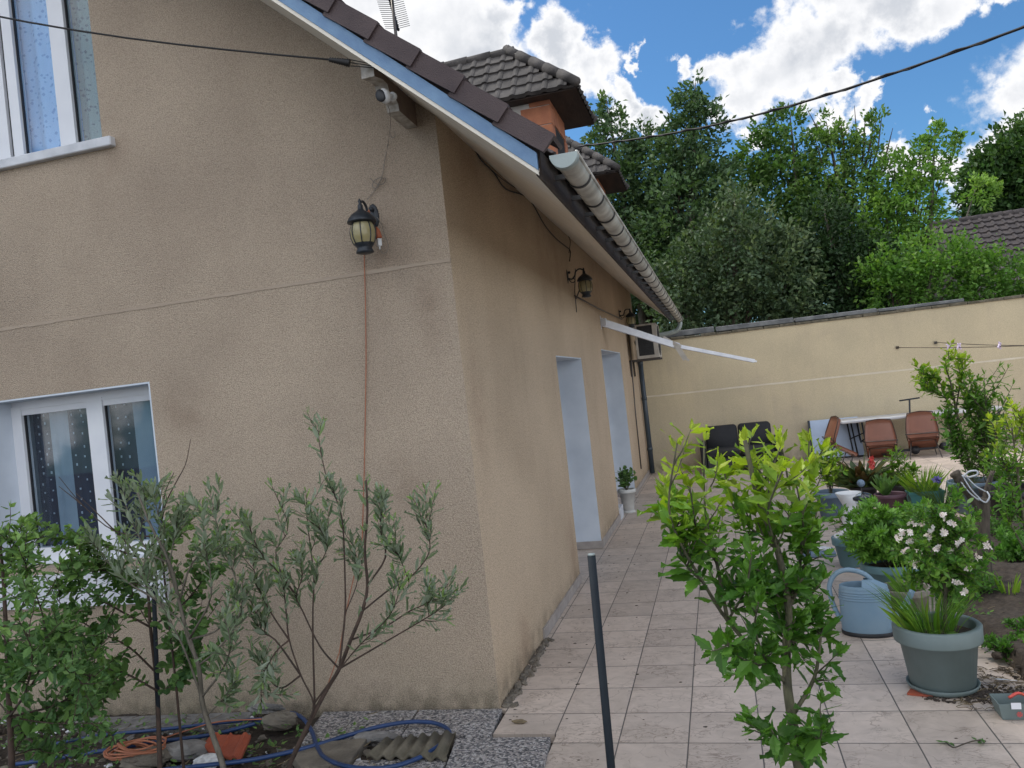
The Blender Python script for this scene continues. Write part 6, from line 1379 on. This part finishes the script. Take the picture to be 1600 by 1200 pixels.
weeds('bed_weeds', 'small weeds over the garden bed', 120, (1.5, 4.8), (5.0, 9.1), .05, .035, M['lf_rose'], 5)
# soil debris round the big pot
mb = MB()
for k in range(420):
    a = rs.rand()*6.28; q = rs.rand(); x = 1.18+.32*q*math.cos(a); y = 4.80+.13*q*math.sin(a); mb.ball((x, y, .004), .004+.010*rs.rand(), 5, 4, (1, 1, .6), .3, k)
o = build('spilled_soil', mb, M['soil'], origin=(1.2, 4.8, 0)); o['kind'] = 'stuff'; o['label'] = 'spilled soil by the large pot'
# small bits on the tiles
def twig(pts, label, leaf=True):
    q = smooth_path([G(x, y, .01+.012*(i % 2)) for i, (x, y) in enumerate(pts)], 4); t = thing('fallen_twig', label, 'twig', q[0]); mb = MB(); mb.tube(q, .0035, 5); build('stem', mb, M['stick'], t)
    if leaf:
        lv = Leaves()
        for k in range(7): p = q[0] if k % 2 else q[-3]; lv.add(p+rnd(.01)*np.array([1, 1, .2]), (rs.randn(), rs.randn(), .2), (0, 0, 1), .035, .3)
        lv.build('leaves', 'rose', M['lf_round'], t)
twig([(1478, 1160), (1490, 1168), (1505, 1163), (1525, 1157), (1540, 1158)], 'fallen twig with small leaves on the near tiles')
c = G(812, 1127, .012); mb = MB(); mb.ball(c, .028, 8, 5, (1.6, .7, .35), .3, 3); tag(build('dry_leaf', mb, M['straw'], origin=c), 'curled dry leaf on the tiles near the house corner', 'leaf')
c = G(1566, 1062, .01); mb = MB(); mb.prism([c+np.array([-.05, .03, 0]), c+np.array([.07, -.02, 0]), c+np.array([.03, -.03, .006]), c+np.array([-.03, -.01, .004])], (0, 0, .003)); tag(build('paper_scrap', mb, M['white_plastic'], origin=c), 'white paper scrap at the edge of the soil bed', 'paper')
r = np.random.RandomState(77); mb = MB()
for k in range(320):
    x, y = r.uniform(-1.4, 2.6), r.uniform(3.3, 15.5)
    if r.rand() < .5: x = XW+abs(r.randn())*.5
    mb.ball((x, y, .002), .003+.007*r.rand()**2, 5, 3, (1.6, .8, .3), .3, k)
o = build('debris_specks', mb, M['stick'], origin=(0, 6, 0)); o['kind'] = 'stuff'; o['label'] = 'scattered crumbs on the tiles'
mb = MB()
for k in range(160):
    f = rs.rand()**1.6; y = 4.7+1.25*f; mb.ball((XW+.012+.035*abs(rs.randn())*(1-f*.4), y, .012*rs.rand()), .008+.016*rs.rand(), 6, 4, (1, 1.3, .7), .3, k)
o = build('broken_mortar', mb, M['stone_a'], origin=(XW, 5, 0)); o['kind'] = 'stuff'; o['label'] = 'dark crumbled mortar where the skirting is missing'
# ================================================================== TREES BEYOND THE WALL
def bgtree(name, label, y, blobs, mat_, lsize, dens, group='trees beyond the boundary wall', sprig=1., trunk=None, tint=.5, tpl='kite', up=.2, ydepth=.8, bare=()):
    bx = sum(b[0] for b in blobs)/len(blobs); lowp = max(blobs, key=lambda b: b[1]); basex = P(lowp[0], lowp[1], y)[0]; base = np.array([basex, y, -.05])
    t = thing(name, label, 'tree', base, group); lv = Leaves(); mb = MB(); cs = []
    for (px, py, r) in blobs:
        c = P(px, py, y+rs.uniform(-1, 1)*r*.4); cs.append((c, r)); n_cl = max(8, int(62*r*r*dens+14*r)); 
        for k in range(n_cl):
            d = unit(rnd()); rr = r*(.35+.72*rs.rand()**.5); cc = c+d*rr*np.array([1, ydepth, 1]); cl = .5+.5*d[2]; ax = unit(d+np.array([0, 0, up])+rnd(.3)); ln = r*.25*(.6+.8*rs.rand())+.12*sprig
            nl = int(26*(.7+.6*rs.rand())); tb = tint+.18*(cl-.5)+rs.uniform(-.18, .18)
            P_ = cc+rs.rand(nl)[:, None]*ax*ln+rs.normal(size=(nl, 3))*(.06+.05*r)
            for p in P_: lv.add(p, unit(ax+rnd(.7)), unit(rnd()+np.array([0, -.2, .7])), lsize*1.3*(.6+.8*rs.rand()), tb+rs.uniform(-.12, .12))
        lim = [np.array([basex, y, max(.2, c[2]*.3)]), (c+np.array([basex, y, c[2]*.5]))/2, c+np.array([0, 0, r*.7])]; q = smooth_path(lim, 5); mb.tube(q, [.030-.024*i/(len(q)-1) for i in range(len(q))], 4)
    for pth in bare:
        q = [P(a, b, y) for a, b in pth]; mb.tube(q, [.02, .008] if len(q) == 2 else [.02]*(len(q)-1)+[.006], 4)
    build('branches', mb, M['bark_brown'], t)
    top_ = max(cs, key=lambda c: c[0][2]); mb = MB(); q = smooth_path([base, base*.5+top_[0]*.5+rnd(.1), top_[0]+np.array([0, 0, top_[1]*.8])], 6); mb.tube(q, [.16-.15*i/(len(q)-1) for i in range(len(q))], 8); build('trunk', mb, M['bark_grey'], t)
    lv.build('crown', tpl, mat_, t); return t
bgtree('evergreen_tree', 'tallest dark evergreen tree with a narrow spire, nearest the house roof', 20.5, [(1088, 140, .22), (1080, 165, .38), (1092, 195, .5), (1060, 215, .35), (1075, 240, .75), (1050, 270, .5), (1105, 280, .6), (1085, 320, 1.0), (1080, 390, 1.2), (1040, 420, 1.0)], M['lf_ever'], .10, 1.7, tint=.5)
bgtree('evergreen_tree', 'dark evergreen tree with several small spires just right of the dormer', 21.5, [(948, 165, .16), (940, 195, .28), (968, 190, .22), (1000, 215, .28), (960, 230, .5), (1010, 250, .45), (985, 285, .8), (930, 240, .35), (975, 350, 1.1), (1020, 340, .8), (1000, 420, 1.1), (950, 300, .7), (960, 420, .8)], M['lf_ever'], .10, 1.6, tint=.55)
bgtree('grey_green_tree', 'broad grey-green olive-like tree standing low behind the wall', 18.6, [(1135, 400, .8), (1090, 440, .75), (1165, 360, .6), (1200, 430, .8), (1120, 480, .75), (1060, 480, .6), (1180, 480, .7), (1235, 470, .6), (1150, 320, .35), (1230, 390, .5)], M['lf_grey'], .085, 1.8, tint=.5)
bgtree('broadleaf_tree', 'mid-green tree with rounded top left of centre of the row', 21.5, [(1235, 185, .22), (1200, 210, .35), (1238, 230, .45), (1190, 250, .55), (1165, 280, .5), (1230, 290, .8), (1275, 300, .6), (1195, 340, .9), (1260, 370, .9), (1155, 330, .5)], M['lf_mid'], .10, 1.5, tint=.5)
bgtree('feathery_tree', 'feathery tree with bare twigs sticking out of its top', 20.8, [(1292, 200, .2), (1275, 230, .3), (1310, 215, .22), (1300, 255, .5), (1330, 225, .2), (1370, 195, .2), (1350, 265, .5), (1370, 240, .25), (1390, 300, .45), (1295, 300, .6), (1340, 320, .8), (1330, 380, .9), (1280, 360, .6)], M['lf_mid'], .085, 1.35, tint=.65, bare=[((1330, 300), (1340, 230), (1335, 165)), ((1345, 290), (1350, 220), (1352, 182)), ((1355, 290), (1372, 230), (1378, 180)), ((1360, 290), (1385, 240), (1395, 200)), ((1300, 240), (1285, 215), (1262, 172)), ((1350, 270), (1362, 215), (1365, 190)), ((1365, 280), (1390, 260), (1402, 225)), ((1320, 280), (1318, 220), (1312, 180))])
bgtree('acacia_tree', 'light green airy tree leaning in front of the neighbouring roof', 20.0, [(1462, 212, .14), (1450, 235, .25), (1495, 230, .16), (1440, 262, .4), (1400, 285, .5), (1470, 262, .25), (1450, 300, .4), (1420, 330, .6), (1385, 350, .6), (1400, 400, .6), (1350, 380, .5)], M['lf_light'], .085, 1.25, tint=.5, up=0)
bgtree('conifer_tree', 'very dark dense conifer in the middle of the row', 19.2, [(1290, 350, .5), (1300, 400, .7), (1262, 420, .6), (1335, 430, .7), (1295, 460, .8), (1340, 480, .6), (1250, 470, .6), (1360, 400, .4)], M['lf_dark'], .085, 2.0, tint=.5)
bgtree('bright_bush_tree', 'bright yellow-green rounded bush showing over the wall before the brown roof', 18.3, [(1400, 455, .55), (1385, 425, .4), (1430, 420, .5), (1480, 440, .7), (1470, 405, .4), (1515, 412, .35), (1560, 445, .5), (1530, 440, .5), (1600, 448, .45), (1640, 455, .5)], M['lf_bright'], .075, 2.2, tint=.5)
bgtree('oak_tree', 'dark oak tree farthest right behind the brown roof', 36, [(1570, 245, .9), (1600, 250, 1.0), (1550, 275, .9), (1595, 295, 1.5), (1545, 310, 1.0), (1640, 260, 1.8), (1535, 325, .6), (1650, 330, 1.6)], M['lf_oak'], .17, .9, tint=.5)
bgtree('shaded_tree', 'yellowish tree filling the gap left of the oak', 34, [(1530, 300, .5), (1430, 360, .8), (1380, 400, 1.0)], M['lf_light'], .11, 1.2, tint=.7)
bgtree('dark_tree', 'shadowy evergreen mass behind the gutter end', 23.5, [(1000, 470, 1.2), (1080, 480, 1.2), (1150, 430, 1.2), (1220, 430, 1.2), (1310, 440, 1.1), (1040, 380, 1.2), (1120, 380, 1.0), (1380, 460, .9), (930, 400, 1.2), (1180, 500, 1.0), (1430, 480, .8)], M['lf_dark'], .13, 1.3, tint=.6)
